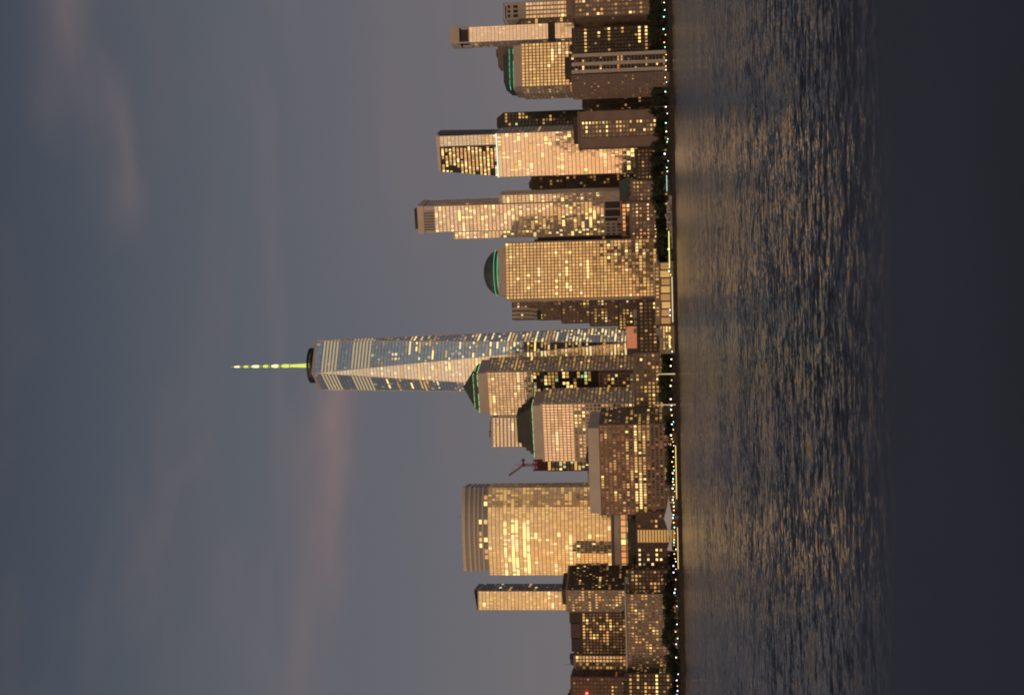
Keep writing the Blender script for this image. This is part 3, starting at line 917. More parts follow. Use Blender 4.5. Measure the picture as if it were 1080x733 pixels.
# crane
D = 1470
p0 = P(562, 490.5, D); p0.z = zs0 + (zs1 - zs0) * .72
pm = Vector((p0.x, p0.y + 3, zat(552, 491, D)))
p0 = Vector((pm.x, pm.y, p0.z))
root = empty('tower_crane', p0, 'small dark red crane standing on the scaffold with its jib raised', 'crane')
def lattice(mb, a, c2, w, m, n):
    a = Vector(a); c2 = Vector(c2); d = (c2 - a).normalized()
    u = d.orthogonal().normalized(); v = d.cross(u)
    cs = [(u + v) * w, (u - v) * w, (-u - v) * w, (-u + v) * w]
    for k in cs: mb.tube(a + k, c2 + k, .22, .22, m, 4)
    for i in range(n):
        for j in range(4):
            mb.tube(a.lerp(c2, i / n) + cs[j], a.lerp(c2, (i + 1) / n) + cs[(j + 1) % 4], .16, .16, m, 3)
mm = MB(); lattice(mm, p0, pm, 1., M['crane_red'], 6); part('mast', mm, root)
j1 = P(536.5, 501.5, D); j1.y = pm.y
mm = MB(); lattice(mm, pm, j1, .6, M['crane_red'], 8); part('jib', mm, root)
cj = P(551, 485.5, D); cj.y = pm.y
mm = MB(); lattice(mm, pm, cj, .5, M['crane_red'], 3)
mm.prism([(cj.x - 1.5, cj.y - 1.5), (cj.x + 1.5, cj.y - 1.5), (cj.x + 1.5, cj.y + 1.5), (cj.x - 1.5, cj.y + 1.5)], cj.z - 2, cj.z + 1, M['crane_red'], bottom=True)
part('counterweight_arm', mm, root)
mm = MB(); ap = P(543, 490.5, D); ap.y = pm.y
mm.tube(pm, ap, .35, .2, M['crane_red'], 5); mm.tube(ap, j1, .1, .1, M['crane_red'], 3); mm.tube(ap, cj, .1, .1, M['crane_red'], 3)
part('apex_frame', mm, root)
mm = MB(); mm.prism([(pm.x - 1.6, pm.y - 1.8), (pm.x + 1.6, pm.y - 1.8), (pm.x + 1.6, pm.y + 1.2), (pm.x - 1.6, pm.y + 1.2)], pm.z - 1.5, pm.z + 1.6, M['crane_red'], bottom=True)
part('cab', mm, root)

# ------------------------------------------------------------------ B16: square red granite block with a pale attic
b = Building('office_building', 'wide red granite block with a smooth pale attic, nearest the water in the middle', 'office building')
D = 1275
fp = box_fp(543, 448, 632, D, 13, 58)
A, B, C, Dd = fp
z1 = zat(632, 495, D); zt = zat(620.5, 497, D)
b.body(tup(fp), GZ, z1, M['granite_red'])
def z16(u, v):
    if v < .33: return .2 if u < .62 else 1.
    return 1. if u < .66 else .6
b.facade(A, B, GZ + 5, z1 - .5, M['granite_brown'], M['g_red'], fh=3.9, bw=2.5, pier=.28, span=.42, lit=.30, run=3., zone=z16, floors=lambda v: 1.6 if .33 < v < .50 else .2, mats=(('bright', 3), ('warm', 4), ('dim', 7)))
b.facade(B, C, GZ + 5, z1 - .5, M['granite_brown'], M['g_dark'], fh=3.9, bw=3.6, pier=.2, span=.45, lit=.3, run=3, mats=(('dim', 5), ('warm', 4), ('bright', 1)))
roof_kit(b, inset(tup(fp), 5), zt, 4)
at = [V2(q) for q in inset(tup(fp), 1.5)]
at = [at[0], seg(at[0], at[1], .975), seg(at[3], at[2], .975), at[3]]
b.mb('attic').prism(tup(at), z1, zt, M['pale_stone'], topm=M['dark_roof'])
b.finish()

# ------------------------------------------------------------------ B17: curved golden glass tower
b = Building('glass_tower', 'broad curved glass tower glowing gold, with a louvred crown', 'glass tower')
D = 1400
yL, yR = 606.5, 514.5
XL, XR = kx(515, yL) * D, kx(515, yR) * D
W = XR - XL
N = 14
def curve(x0, x1, bulge, skew, D):
    pts = []
    for i in range(N + 1):
        t = i / N
        yy = D - bulge * (1 - (2 * t - 1) ** 2) + skew * t
        pts.append(Vector((x0 + (x1 - x0) * t, yy)))
    return pts
fr = curve(XL, XR, 9, 0, D)
back = [Vector((XR, D + 45)), Vector((XL, D + 45))]
zc = zat(515.5, 560, D); zt = zat(489.5, 560, D); z0 = zat(645, 565, D)
b.body(tup(fr + back), GZ, zc, M['metal_pale'])
HOT = {}
nf17 = 0
def fl17(v): return .10
for i in range(N):
    t = (i + .5) / N
    def flo(v, t=t):
        k = int(v * 33 + .01)
        if k in (21, 22, 24, 25, 27): return 2.4
        if k == 32: return 1.
        if k == 10 and t < .5: return 2.8
        if k == 14 and t < .2: return 2.5
        return .55 if t > .62 else .10
    b.facade(fr[i], fr[i + 1], z0, zc - .3, M['metal_pale'], M['g_gold'], fh=3.9, bw=2.4, pier=.16, span=.2, proud=.2, run=3., floors=flo, edge=.02,
             mats=(('warm', 4), ('dim', 4)) if t > .62 else (('bright', 5), ('pale', 2), ('warm', 2)))
b.facade(back[1], fr[0], GZ + 3, zc - .3, M['metal_pale'], M['g_peach'], fh=3.9, bw=3, lit=.1)
b.facade(fr[N], back[0], GZ + 3, zc - .3, M['metal_pale'], M['g_office'], fh=3.9, bw=3, lit=.1)
# crown set in from the left end
fc = curve(XL + 4.5, XR, 8.4, 0, D + 1.2)
cb = b.mb('crown')
bk = [Vector((XR, D + 40)), Vector((XL + 4.5, D + 40))]
cb.prism(tup(fc + bk), zc, zt, M['metal_grey'], topm=M['dark_roof'])
roof_kit(b, [(XL + 9, D + 4), (XR - 5, D + 4), (XR - 5, D + 34), (XL + 9, D + 34)], zt, 2.5)
for (x0, x1) in ((491.8, 488.5), (497.3, 495.3), (502.3, 500.5), (506.3, 504.8), (511, 509.5)):
    za, zb_ = zat(x0, 560, D), zat(x1, 560, D)
    strips(b.mb('crown_band'), tup(fc + bk), za, zb_ - za, .7, M['metal_pale'], tuple(range(N)) + (N, N + 2))
for i in range(N):
    for (x0, x1) in ((515, 511.5), (509, 506.5)):
        if R.random() < .5:
            q = fc[i]; e = (fc[i + 1] - q).normalized(); n = Vector((e.y, -e.x))
            za, zb_ = zat(x0, 560, D), zat(x1, 560, D)
            b.cells.append((q + e * .4 + n * .15, e, (fc[i + 1] - q).length * .7, za, zb_ - za, LIT[R.choice(('warm', 'dim', 'orange', 'bright'))]))
# podium bands
strips(b.mb('podium_band'), tup(fr), z0 - 3, 2.6, .5, M['granite_red'], range(N))
strips(b.mb('podium_band'), tup(fr), z0 - 9, 2., .5, M['pale_stone'], range(N))
for i in range(N):
    q = fr[i]; e = (fr[i + 1] - q).normalized(); n = Vector((e.y, -e.x))
    for k in range(2):
        if R.random() < .75:
            b.cells.append((q + e * .3 + n * .15, e, (fr[i + 1] - q).length * .8, z0 - 14.5 - k * 6, 4.5, LIT[R.choice(('orange', 'orange', 'warm', 'bright'))]))
b.finish()
# low dark brick building with a lit hall in front of it
b = Building('low_building', 'low dark red brick building with a tall lit band of fins', 'building')
D = 1290
fp = box_fp(598, 541, 671, D, 0, 40)
A, B, C, Dd = fp
z1 = zat(671, 570, D)
b.body(tup(fp), GZ, z1, M['brick_red'])
b.facade(A, seg(A, B, .46), GZ + 3, z1 - 1, M['brick_red'], M['g_black'], fh=4, bw=4, pier=.5, span=.5, lit=.16, run=1, mats=(('bright', 3), ('pale', 2), ('warm', 2)))
b.facade(seg(A, B, .7), B, GZ + 3, z1 - 1, M['brick_red'], M['g_black'], fh=4, bw=4, pier=.5, span=.5, lit=.06, run=1, mats=(('warm', 2),))
p, q = seg(A, B, .46), seg(A, B, .69); e = (B - A).normalized(); n = Vector((e.y, -e.x))
w_ = (q - p).length
b.mb('lit_hall').obox(p, e, n, w_, .8, GZ + 3, z1 - 1.5, LIT['dim'])
for i in range(13): b.mb('fin').obox(p + e * .1, e, n, w_ - .2, 1.3, GZ + 3 + i * (z1 - GZ - 5) / 12.6, GZ + 3 + i * (z1 - GZ - 5) / 12.6 + .7, M['brick_dark'])
b.new('roof_block').prism(inset(tup(fp), 12), z1, z1 + 6, M['black'])
b.finish()
b = Building('low_building', 'dark low block below the curved gold tower with an orange lit corner', 'building')
fp = box_fp(600, 543, 662, 1345, 0, 26); z1 = zat(662, 570, 1345)
b.body(tup(fp), GZ, z1, M['brick_dark'])
b.facade(fp[0], fp[1], GZ + 3, z1 - .6, M['brick_dark'], M['g_black'], lit=.12, run=3, mats=(('orange', 3), ('warm', 2), ('dim', 3)))
b.finish()

# ------------------------------------------------------------------ B18: slim tower lower left
b = Building('glass_tower', 'slim pale glass tower with one dark side, behind the brown brick apartments', 'glass tower')
D = 1510
fp = box_fp(643.5, 623, 505, D, 0, 46)
A, B, C, Dd = fp
z1 = zat(504, 634, D)
b.body(tup(fp), GZ, z1, M['metal_pale'])
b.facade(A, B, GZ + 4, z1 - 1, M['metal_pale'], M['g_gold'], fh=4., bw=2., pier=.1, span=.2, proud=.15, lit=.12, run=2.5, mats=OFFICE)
b.facade(B, C, GZ + 4, z1 - 1, M['metal_dark'], M['g_black'], fh=4., bw=3., pier=.1, span=.3, proud=.15, lit=.08)  # shade of this side put in as dark glass and mullions
sl = b.mb('sloped_crown')
sl.face([(*A, z1), (*B, z1), (*(B + Vector((0, 6))), z1 + 5), (*(A + Vector((0, 6))), z1 + 2)], M['metal_dark'])
sl.face([(*B, z1), (*C, z1), (*C, z1 + 5), (*(B + Vector((0, 6))), z1 + 5)], M['metal_dark'])
sl.face([(*(A + Vector((0, 6))), z1 + 2), (*(B + Vector((0, 6))), z1 + 5), (*C, z1 + 5), (*Dd, z1 + 2)], M['metal_dark'])
sl.face([(*Dd, z1), (*A, z1), (*(A + Vector((0, 6))), z1 + 2), (*Dd, z1 + 2)], M['metal_dark'])
sl.face([(*C, z1), (*Dd, z1), (*Dd, z1 + 2), (*C, z1 + 5)], M['metal_dark'])
b.finish()

# ------------------------------------------------------------------ B19..B22: brick apartments at the bottom of the photo
HW = (('warm', 6), ('bright', 2), ('orange', 3), ('dim', 6))
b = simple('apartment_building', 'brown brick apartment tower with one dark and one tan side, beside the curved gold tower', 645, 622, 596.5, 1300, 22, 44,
           M['brick_tan'], M['g_home'], fh=3.2, bw=2.9, pier=.42, span=.35, lit=.28, run=2.2, mats=HW, side=dict(wall=M['brick_dark'], gl=M['g_dark'], lit=.1, run=1.3), cap=2)  # side walls coloured darker to hold the shade away from the sun
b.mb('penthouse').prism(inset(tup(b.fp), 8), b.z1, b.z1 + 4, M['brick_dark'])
b.finish()
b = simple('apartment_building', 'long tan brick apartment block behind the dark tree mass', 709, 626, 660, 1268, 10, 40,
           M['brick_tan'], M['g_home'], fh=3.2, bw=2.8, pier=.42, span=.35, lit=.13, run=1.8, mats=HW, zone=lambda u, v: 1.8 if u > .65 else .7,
           side=dict(wall=M['brick_dark'], gl=M['g_dark'], lit=.3), cap=1.5)  # shaded sides painted in as darker brick and glass
strips(b.mb('cornice'), tup(b.fp), b.z1 - .8, 1.4, .8, M['pale_stone'])
b.finish()
b = simple('apartment_building', 'dark brick block between the long tan block and the low dark red building', 626, 600.5, 663, 1272, 0, 30,
           M['brick_dark'], M['g_dark'], fh=3.3, bw=3.4, pier=.4, span=.4, lit=.3, run=1.8, mats=HW)
b.finish()
b = simple('apartment_building', 'dark apartment block with a yellow lit middle, behind the long tan block', 690, 645.5, 612, 1345, 4, 34,
           M['brick_dark'], M['g_dark'], fh=3.3, bw=2.8, pier=.35, span=.35, lit=.2, run=2.2, mats=HW, zone=lambda u, v: 2. if .35 < u < .75 else .8)
A, B, C, Dd = b.fp
e = (B - A).normalized(); n = Vector((e.y, -e.x)); L = (B - A).length
def sub(t0, t1, x, m, d0=4, d1=24):
    b.new('roof_block').prism([tuple(A + e * L * t0 - n * d0), tuple(A + e * L * t1 - n * d0), tuple(A + e * L * t1 - n * d1), tuple(A + e * L * t0 - n * d1)], b.z1, zat(x, 668, 1345), m)
sub(.72, 1, 600.5, M['brick_dark']); sub(.36, .7, 601.5, M['brick_red']); sub(.04, .34, 602, M['black'])
b.finish()
b = simple('apartment_building', 'small tan brick block catching gold light near the photo bottom', 713, 690.5, 605, 1350, 0, 30,
           M['brick_tan'], M['g_office'], fh=3.3, bw=3.2, pier=.3, span=.3, lit=.3, run=2., mats=HW)
b.finish()
b = simple('apartment_building', 'dark red brick block with a red roof light at the bottom edge of the photo', 765, 713.5, 602, 1320, 0, 36,
           M['brick_red'], M['g_dark'], fh=3.3, bw=3.6, pier=.5, span=.45, lit=.16, run=1.5, mats=HW, zone=lambda u, v: 1.7 if v < .62 else 0)
q = P(619, 730.5, 1318)
b.mb('roof_light').tube((q.x, q.y - 1, q.z - 1), (q.x, q.y - 1, q.z + 1), 1., 1., M['lamp_r'], 8)
b.finish()
b = simple('apartment_building', 'low dark block with short rows of orange windows at the bottom edge', 760, 709.5, 661, 1262, 0, 24,
           M['brick_dark'], M['g_dark'], fh=3.3, bw=3.4, pier=.4, span=.4, lit=.4, run=2.2, mats=HW)
b.finish()

# ------------------------------------------------------------------ waterfront pavilions
b = Building('pavilion', 'long low pavilion with tall bright yellow bays facing the promenade', 'pavilion')
D = 1272
fp = box_fp(342.5, 277, 690.5, D, 0, 26)
A, B, C, Dd = fp
z1 = zat(690.5, 310, D); zg0, zg1 = zat(706.5, 310, D), zat(697, 310, D)
b.body(tup(fp), GZ, z1, M['brick_tan'])
e = Vector((1, 0)); n = Vector((0, -1)); L = (B - A).length
b.facade(A, B, zg1 + 1, z1 - .5, M['brick_tan'], M['g_home'], fh=3, bw=3.2, pier=.5, span=.4, lit=.3, mats=HW, run=1)
bays = []
for i in range(8):
    w_ = L / 8
    mb = MB(); mb.obox(A + e * (i * w_ + w_ * .12), e, n, w_ * .74, .3, zg0, zg1 - (i % 3) * .4, LIT['warm' if i in (2, 4, 6) else 'dim'])
    bays.append(mb)
    for q_ in range(1, 4): b.mb('mullion').obox(A + e * (i * w_ + w_ * (.12 + .185 * q_)), e, n, .3, .5, zg0, zg1 + .3, M['metal_dark'])
    b.new('pier').obox(A + e * (i * w_ - .6), e, n, 1.4, 1., GZ, zg1 + .6, M['brick'])
root = b.finish()
for mb in bays: part('lit_bay', mb, root)
b = simple('pavilion', 'low stepped terrace building washed in yellow light beside the pavilion with tall bays', 373, 343.5, 695.5, 1262, 0, 22,
           M['brick_tan'], M['g_home'], fh=2.6, bw=2.6, pier=.2, span=.45, lit=.9, run=4, mats=(('warm', 3), ('dim', 4), ('bright', 1)), cap=.5, z0=GZ)
b.finish()
b = simple('low_building', 'dim brown block behind the terrace building, at the foot of the tallest tower', 372, 318, 672, 1330, 0, 40,
           M['brick_dark'], M['g_dark'], fh=4, bw=3.6, pier=.45, span=.45, lit=.07, run=1.2, mats=HW)
b.finish()
b = simple('low_building', 'brown podium with lit windows below the pyramid roofed tower, behind the pale masts', 432, 372.5, 668, 1330, 6, 40,
           M['granite_brown'], M['g_dark'], fh=4, bw=3.8, pier=.4, span=.45, lit=.3, run=1.6, mats=HW)
b.finish()

# ------------------------------------------------------------------ shore: ground, seawall, promenade
pL, pR = Vector((-900, 1195 + 95)), Vector((900, 1195))
def shx(X):                        # depth of the water edge at world X
    return 1250 + (X / 330) * 56
g = MB()
g.face([(-9000, shx(-900) + .5, GZ), (-900, shx(-900) + .5, GZ), (900, shx(900) + .5, GZ), (9000, shx(900) + .5, GZ), (9000, 14000, GZ), (-9000, 14000, GZ)], M['paving'])
single('ground', g, 'flat city ground and promenade on the far bank', 'ground', kind='structure')
w = MB()
xs_ = [-900 + i * 20 for i in range(91)]
for i in range(90):
    a, c2 = xs_[i], xs_[i + 1]
    j = R.uniform(-.15, .15)
    w.prism([(a, shx(a) - .3 + j), (c2 - .04, shx(c2) - .3 + j), (c2 - .04, shx(c2) + 1.2), (a, shx(a) + 1.2)], -1, GZ + .35 + j * .5, M['seawall'])
wall = empty('seawall', (0, shx(0), 0), 'long low dark stone seawall along the water edge of the far bank', 'seawall')
part('wall', w, wall)
cp = MB()
cp.prism([(-900, shx(-900) - .45), (900, shx(900) - .45), (900, shx(900) + .35), (-900, shx(-900) + .35)], GZ + .5, GZ + .8, M['seawall'], bottom=True)
part('coping', cp, wall)
rl = MB()
for i in range(0, 361):
    X = -450 + i * 2.5
    rl.tube((X, shx(X) + 2, GZ), (X, shx(X) + 2, GZ + 1.2), .05, .05, M['metal_dark'], 4)
for z in (.5, .85, 1.2):
    rl.tube((-450, shx(-450) + 2, GZ + z), (450, shx(450) + 2, GZ + z), .05, .05, M['metal_dark'], 4)
single('railing', rl, 'thin dark metal railing along the top of the far seawall', 'railing')
# pale rock bank
for (y0, y1, lab) in ((207, 262, 'bank of pale boulders along the promenade below the stepped pale tower'),):
    rk = MB()
    for i in range(190):
        y = R.uniform(y0, y1); D = shore(y) + R.uniform(2.5, 9)
        q = P(705, y, D); z = GZ + R.uniform(0, 7.0) * max(.12, 1 - abs((y - 226) / 30))
        r_ = R.uniform(.8, 1.8)
        pts = [Vector((R.uniform(.7, 1.2) * math.cos(a), R.uniform(.7, 1.2) * math.sin(a), 0)) * r_ for a in [k * math.pi / 3 for k in range(6)]]
        for k in range(6):
            a, c2 = pts[k], pts[(k + 1) % 6]
            b0 = Vector((q.x, q.y, z))
            rk.face([b0 + a - Vector((0, 0, r_)), b0 + c2 - Vector((0, 0, r_)), b0 + c2 * .6 + Vector((0, 0, r_ * .7)), b0 + a * .6 + Vector((0, 0, r_ * .7))], M['rock'])
        rk.face([Vector((q.x, q.y, z + r_ * .7)) + a * .6 for a in pts], M['rock'])
    single('boulders', rk, lab, 'rocks', kind='stuff')
# lit handrail strip and the cyan strip
def light_rail(y0, y1, m, lab, zo=3.):
    mb = MB()
    a = P(706, y0, shore(y0) + 2.5); c2 = P(706, y1, shore(y1) + 2.5)
    mb.tube((a.x, a.y, GZ + zo), (c2.x, c2.y, GZ + zo), .35, .35, m, 6)
    po = MB()
    n_ = max(3, int(abs(a.x - c2.x) / 6))
    for i in range(n_ + 1):
        q = a.lerp(c2, i / n_); po.tube((q.x, q.y, GZ), (q.x, q.y, GZ + zo), .12, .12, M['metal_dark'], 5)
    r_ = empty('light_rail', (a.x, a.y, GZ), lab, 'lights')
    part('light_tube', mb, r_); part('post', po, r_)
light_rail(185, 202, M['lamp_c'], 'short cyan light line on the promenade near the boulder bank', 5.)
light_rail(244, 283, mat('lamp_line_yellow', (.5, .5, .3), .5, 0, (.95, .9, .25), .8), 'long yellow green light line on the promenade beside the boulder bank', 4.)
light_rail(292, 340, mat('lamp_line_pale', (.5, .5, .5), .5, 0, (1, .8, .5), .45), 'pale light line on the promenade in front of the tall yellow bays', 2.)

light_rail(470, 526, mat('lamp_line_amber', (.5, .5, .3), .5, 0, (1, .66, .2), .6), 'amber line standing in for shop lights on the promenade above the white pointed canopy', 1.7)  # added light line in place of lit shop fronts
light_rail(556, 600, mat('lamp_line_warm', (.5, .5, .3), .5, 0, (1, .72, .3), .45), 'warm line standing in for shop lights on the promenade below the white pointed canopy', 1.5)  # second added line, also standing in for the shops' light
# ------------------------------------------------------------------ lamps
LAMPS = [(3, 'w'), (11, 'g'), (18, 'g'), (31, 'g'), (45, 'y'), (50, 'g'), (58, 'y'), (64, 'w'), (74, 'w'), (82, 'y'), (87, 'g'), (97, 'g'), (113, 'w'), (130, 'g'), (147, 'g'),
         (150, 'g'), (162.5, 'b'), (177, 'g'), (181, 'w'), (216, 'w'), (263, 'g'), (286, 'g'), (290, 'y'), (327, 'b'), (333, 'w'), (346, 'y'), (356, 'y'), (366, 'g'), (371, 'w'), (379, 'w'),
         (386, 'w'), (401, 'y'), (407, 'w'), (421, 'w'), (428, 'b'), (432, 'w'), (438, 'y'), (447.5, 'b'), (466, 'y'), (470, 'w'), (482, 'w'), (487, 'y'), (499, 'w'), (505, 'g'),
         (511, 'w'), (524, 'y'), (534, 'w'), (543, 'g'), (551, 'y'), (562, 'y'), (579, 'w'), (584, 'y'), (589, 'y'), (596.5, 'v'), (603.5, 'v'), (611, 'y'), (621, 'b'), (625, 'b'), (639, 'b'),
         (658, 'b'), (666, 'y'), (673, 'w'), (679, 'v'), (693, 'w'), (710.5, 'b'), (717, 'b'), (723, 'y'), (728, 'b'), (732.5, 'v')]
LAMPS = sorted(LAMPS + [(445, 'g'), (453, 'y'), (459, 'w'), (463, 'y'), (476, 'y'), (492, 'y'), (496, 'g'), (508, 'y'), (515, 'g'), (518, 'y'), (527, 'g'), (530, 'y'), (538, 'y'), (546, 'w'), (556, 'g'), (569, 'y'), (572, 'g'), (592, 'w'), (600, 'y'), (70, 'y'), (37, 'y'), (120, 'w'), (139, 'w'), (170, 'b')])
CN = dict(w='white', g='pale green', b='bluish white', v='violet', y='yellow')
BIG = {162.5: 1.35, 679: 1.5, 596.5: 1.2, 603.5: 1.4, 11: 1.2, 147: 1.15, 732.5: 1.3, 447.5: 1.25}
def sphere(mb, c, r, m, n=8, k=6):
    c = Vector(c)
    for i in range(k):
        t0, t1 = math.pi * i / k, math.pi * (i + 1) / k
        for j in range(n):
            a0, a1 = 2 * math.pi * j / n, 2 * math.pi * (j + 1) / n
            f = lambda t, a: c + Vector((math.sin(t) * math.cos(a), math.sin(t) * math.sin(a), math.cos(t))) * r
            q = [f(t0, a0), f(t1, a0), f(t1, a1), f(t0, a1)]
            if i == 0: q = [q[0], q[1], q[2]]
            elif i == k - 1: q = [q[0], q[1], q[3]]
            mb.face(q, m)
pole_m = MB(); pole_m.tube((0, 0, 0), (0, 0, 4.6), .11, .07, M['metal_dark'], 6); pole_m.tube((0, 0, 0), (0, 0, .6), .22, .16, M['metal_dark'], 6)
pole_m.tube((0, 0, 4.5), (0, 0, 4.75), .22, .26, M['metal_dark'], 6)
pole_me = pole_m.mesh('post')
globe = {}
for k in CN:
    mb = MB(); sphere(mb, (0, 0, 5.2), .55, M['lamp_' + k]); globe[k] = mb.mesh('lamp_globe', smooth=True)
ORD = lambda n: f"{n}{'th' if 10 <= n % 100 <= 20 else {1: 'st', 2: 'nd', 3: 'rd'}.get(n % 10, 'th')}"
cnt = {}
for i, (y, k) in enumerate(LAMPS):
    cnt[k] = cnt.get(k, 0) + 1
    D = shore(y) + R.uniform(3, 11)
    q = P(703, y, D)
    s = BIG.get(y, 1.) * R.uniform(.5, 1.05)
    lp = empty('street_lamp', (q.x, q.y, GZ), f"{ORD(cnt[k])} {CN[k]} globe lamp from the photo's top, along the promenade", 'street lamp', 'lamps along the promenade')
    lp.scale = (s, s, s * R.uniform(.9, 1.05) if s > .85 else R.uniform(.6, .95))
    for nm, me in (('post', pole_me), ('lamp_globe', globe[k])):
        o = bpy.data.objects.new(nm, me); COL.objects.link(o); o.parent = lp
# pale masts
def mast(y, x0, lab, m=M['white'], r_=.45, glow=None):
    D = shore(y) + 9
    q = P(700, y, D); zt = zat(x0, y, D)
    root = empty('mast', (q.x, q.y, GZ), lab, 'mast')
    mb = MB(); mb.tube((q.x, q.y, GZ), (q.x, q.y, zt), r_, r_ * .55, m, 8); part('pole', mb, root)
    mb = MB(); mb.tube((q.x, q.y, GZ), (q.x, q.y, GZ + .8), r_ * 2, r_ * 1.6, M['paving'], 8); part('foot', mb, root)
    mb = MB(); sphere(mb, (q.x, q.y, zt + r_ * .4), r_ * .7, m); part('finial', mb, root)
ml = mat('glowing_pole', (.7, .65, .5), .5, 0, (1, .8, .45), .28)  # pole material emits a faint glow so the masts stay pale
mast(394.5, 694.5, 'stouter of the two pale glowing masts, below the pyramid roofed tower', ml, .55)
mast(427, 691, 'slimmer pale glowing mast, under the stepped roof tower', ml, .4)
mast(112.5, 689.5, 'hair thin dim lamp mast rising from the trees near the brick slab', M['metal_grey'], .2)

# ------------------------------------------------------------------ white membrane canopy
root = None
D = 1222
pts = dict(l=P(706.3, 566, D), r=P(705.2, 524, D), t=P(700.2, 547, D + 9), f=P(709.4, 545, D - 7))
root = empty('canopy', (pts['f'].x, pts['f'].y, GZ), 'white pointed membrane canopy on the promenade in front of the red granite block', 'canopy')
mb = MB(); n_ = 10
def hyp(u, v):
    p = pts['l'].lerp(pts['t'], u).lerp(pts['f'].lerp(pts['r'], u), v)
    c = (pts['l'] + pts['r'] + pts['t'] + pts['f']) / 4
    return p.lerp(c, .10 * (1 - (2 * u - 1) ** 2 * 0) * (abs(2 * u - 1) ** 2 * (1 - abs(2 * v - 1)) + abs(2 * v - 1) ** 2 * (1 - abs(2 * u - 1))))
for i in range(n_):
    for j in range(n_):
        q = [hyp(i / n_, j / n_), hyp((i + 1) / n_, j / n_), hyp((i + 1) / n_, (j + 1) / n_), hyp(i / n_, (j + 1) / n_)]
        mb.face(q, M['membrane'])
        mb.face([p - Vector((0, 0, .12)) for p in reversed(q)], M['membrane'])
part('membrane', mb, root, smooth=True)
for k in ('l', 'r', 't', 'f'):
    p = pts[k]; mb = MB(); mb.tube((p.x, p.y, GZ), (p.x, p.y, p.z + .3), .22, .16, M['white'], 6); part('support_pole', mb, root)
a, b2, c3, d2 = P(707.5, 566.5, D), P(703.5, 580, D), P(709, 581, D - 5), P(706, 573, D + 6)
root = empty('canopy', (a.x, a.y, GZ), 'small grey white folded sail canopy beside the white pointed canopy', 'canopy')
mb = MB()
for q in ([a, d2, b2], [a, b2, c3]):
    mb.face(q, M['membrane']); mb.face([p - Vector((0, 0, .12)) for p in reversed(q)], M['membrane'])
part('membrane', mb, root)
for p in (b2, c3):
    mb = MB(); mb.tube((p.x, p.y, GZ), (p.x, p.y, p.z + .2), .2, .15, M['white'], 6); part('support_pole', mb, root)

# ------------------------------------------------------------------ trees
def leaf_crown(h, w, seed, n=760):
    r = random.Random(seed)
    mb = MB()
    lobes = []
    for i in range(9):
        a = r.uniform(0, 6.28); rr = r.uniform(0, .62) * w
        lobes.append((Vector((rr * math.cos(a), rr * math.sin(a), h * r.uniform(.36, .86))), w * r.uniform(.38, .62)))
    for i in range(n):
        c, rad_ = r.choice(lobes)
        d = Vector((r.gauss(0, 1), r.gauss(0, 1), r.gauss(0, .85)))
        d = d.normalized() * rad_ * r.uniform(.45, 1.08)
        p = c + d
        if p.z < h * .18: p.z = h * .18 + r.uniform(0, 1)
        s = r.uniform(.4, 1.0)
        u = Vector((r.gauss(0, 1), r.gauss(0, 1), r.gauss(0, 1))).normalized(); v = u.orthogonal().normalized()
        k = r.uniform(.5, .9)
        mb.face([p + u * s, p + v * s * k, p - u * s, p - v * s * k], M['leaf'] if r.random() < .65 else M['leaf2'])
    return mb.mesh('crown')
def trunk(h, w, seed):
    r = random.Random(seed); mb = MB()
    top = Vector((r.uniform(-.3, .3), r.uniform(-.3, .3), h * .42))
    mb.tube((0, 0, 0), top, .32, .2, M['bark'], 7)
    for i in range(5):
        a = r.uniform(0, 6.28); q = Vector((math.cos(a) * w * .5, math.sin(a) * w * .5, h * r.uniform(.6, .82)))
        mb.tube(top - Vector((0, 0, r.uniform(0, 1.5))), q, .15, .05, M['bark'], 5)
    return mb.mesh('trunk')
VAR = [(leaf_crown(11, 5, s), trunk(11, 5, s)) for s in range(6)]
# stretches: rows y0..y1, top px at each end, count, label
STR = [(-6, 22, 684, 4, 'in the dark clump at the top edge of the photo'),
       (25, 54, 686, 5, 'in the clump left of the striped balcony tower'.replace('left of', 'above')),
       (88, 120, 686, 6, 'in the clump between balcony tower and brick slab'),
       (120, 154, 691, 5, 'in the row before the brick apartment slab'),
       (154, 188, 686, 6, 'in the row before the low dark brown block'),
       (188, 216, 687, 5, 'in the row below the copper green roof'),
       (216, 276, 690, 9, 'in the row behind the yellow green light line'),
       (366, 394, 697, 4, 'in the clump just above the stout mast'),
       (397, 425, 695, 5, 'in the clump between the two pale masts'),
       (438, 457, 701, 3, 'in the clump at the granite block corner'),
       (471, 486, 702, 2, 'before the middle of the red granite block'),
       (488, 510, 703, 3, 'in the group above the white pointed canopy'),
       (577, 606, 703, 5, 'in the row beside the folded sail canopy'),
       (606, 640, 700, 6, 'in the mass before the dark brick block'),
       (640, 680, 699, 7, 'in the tallest part of the dark tree mass'),
       (680, 708, 703, 5, 'in the low dip of the dark tree mass'),
       (708, 745, 706, 6, 'at the bottom edge of the photo')]
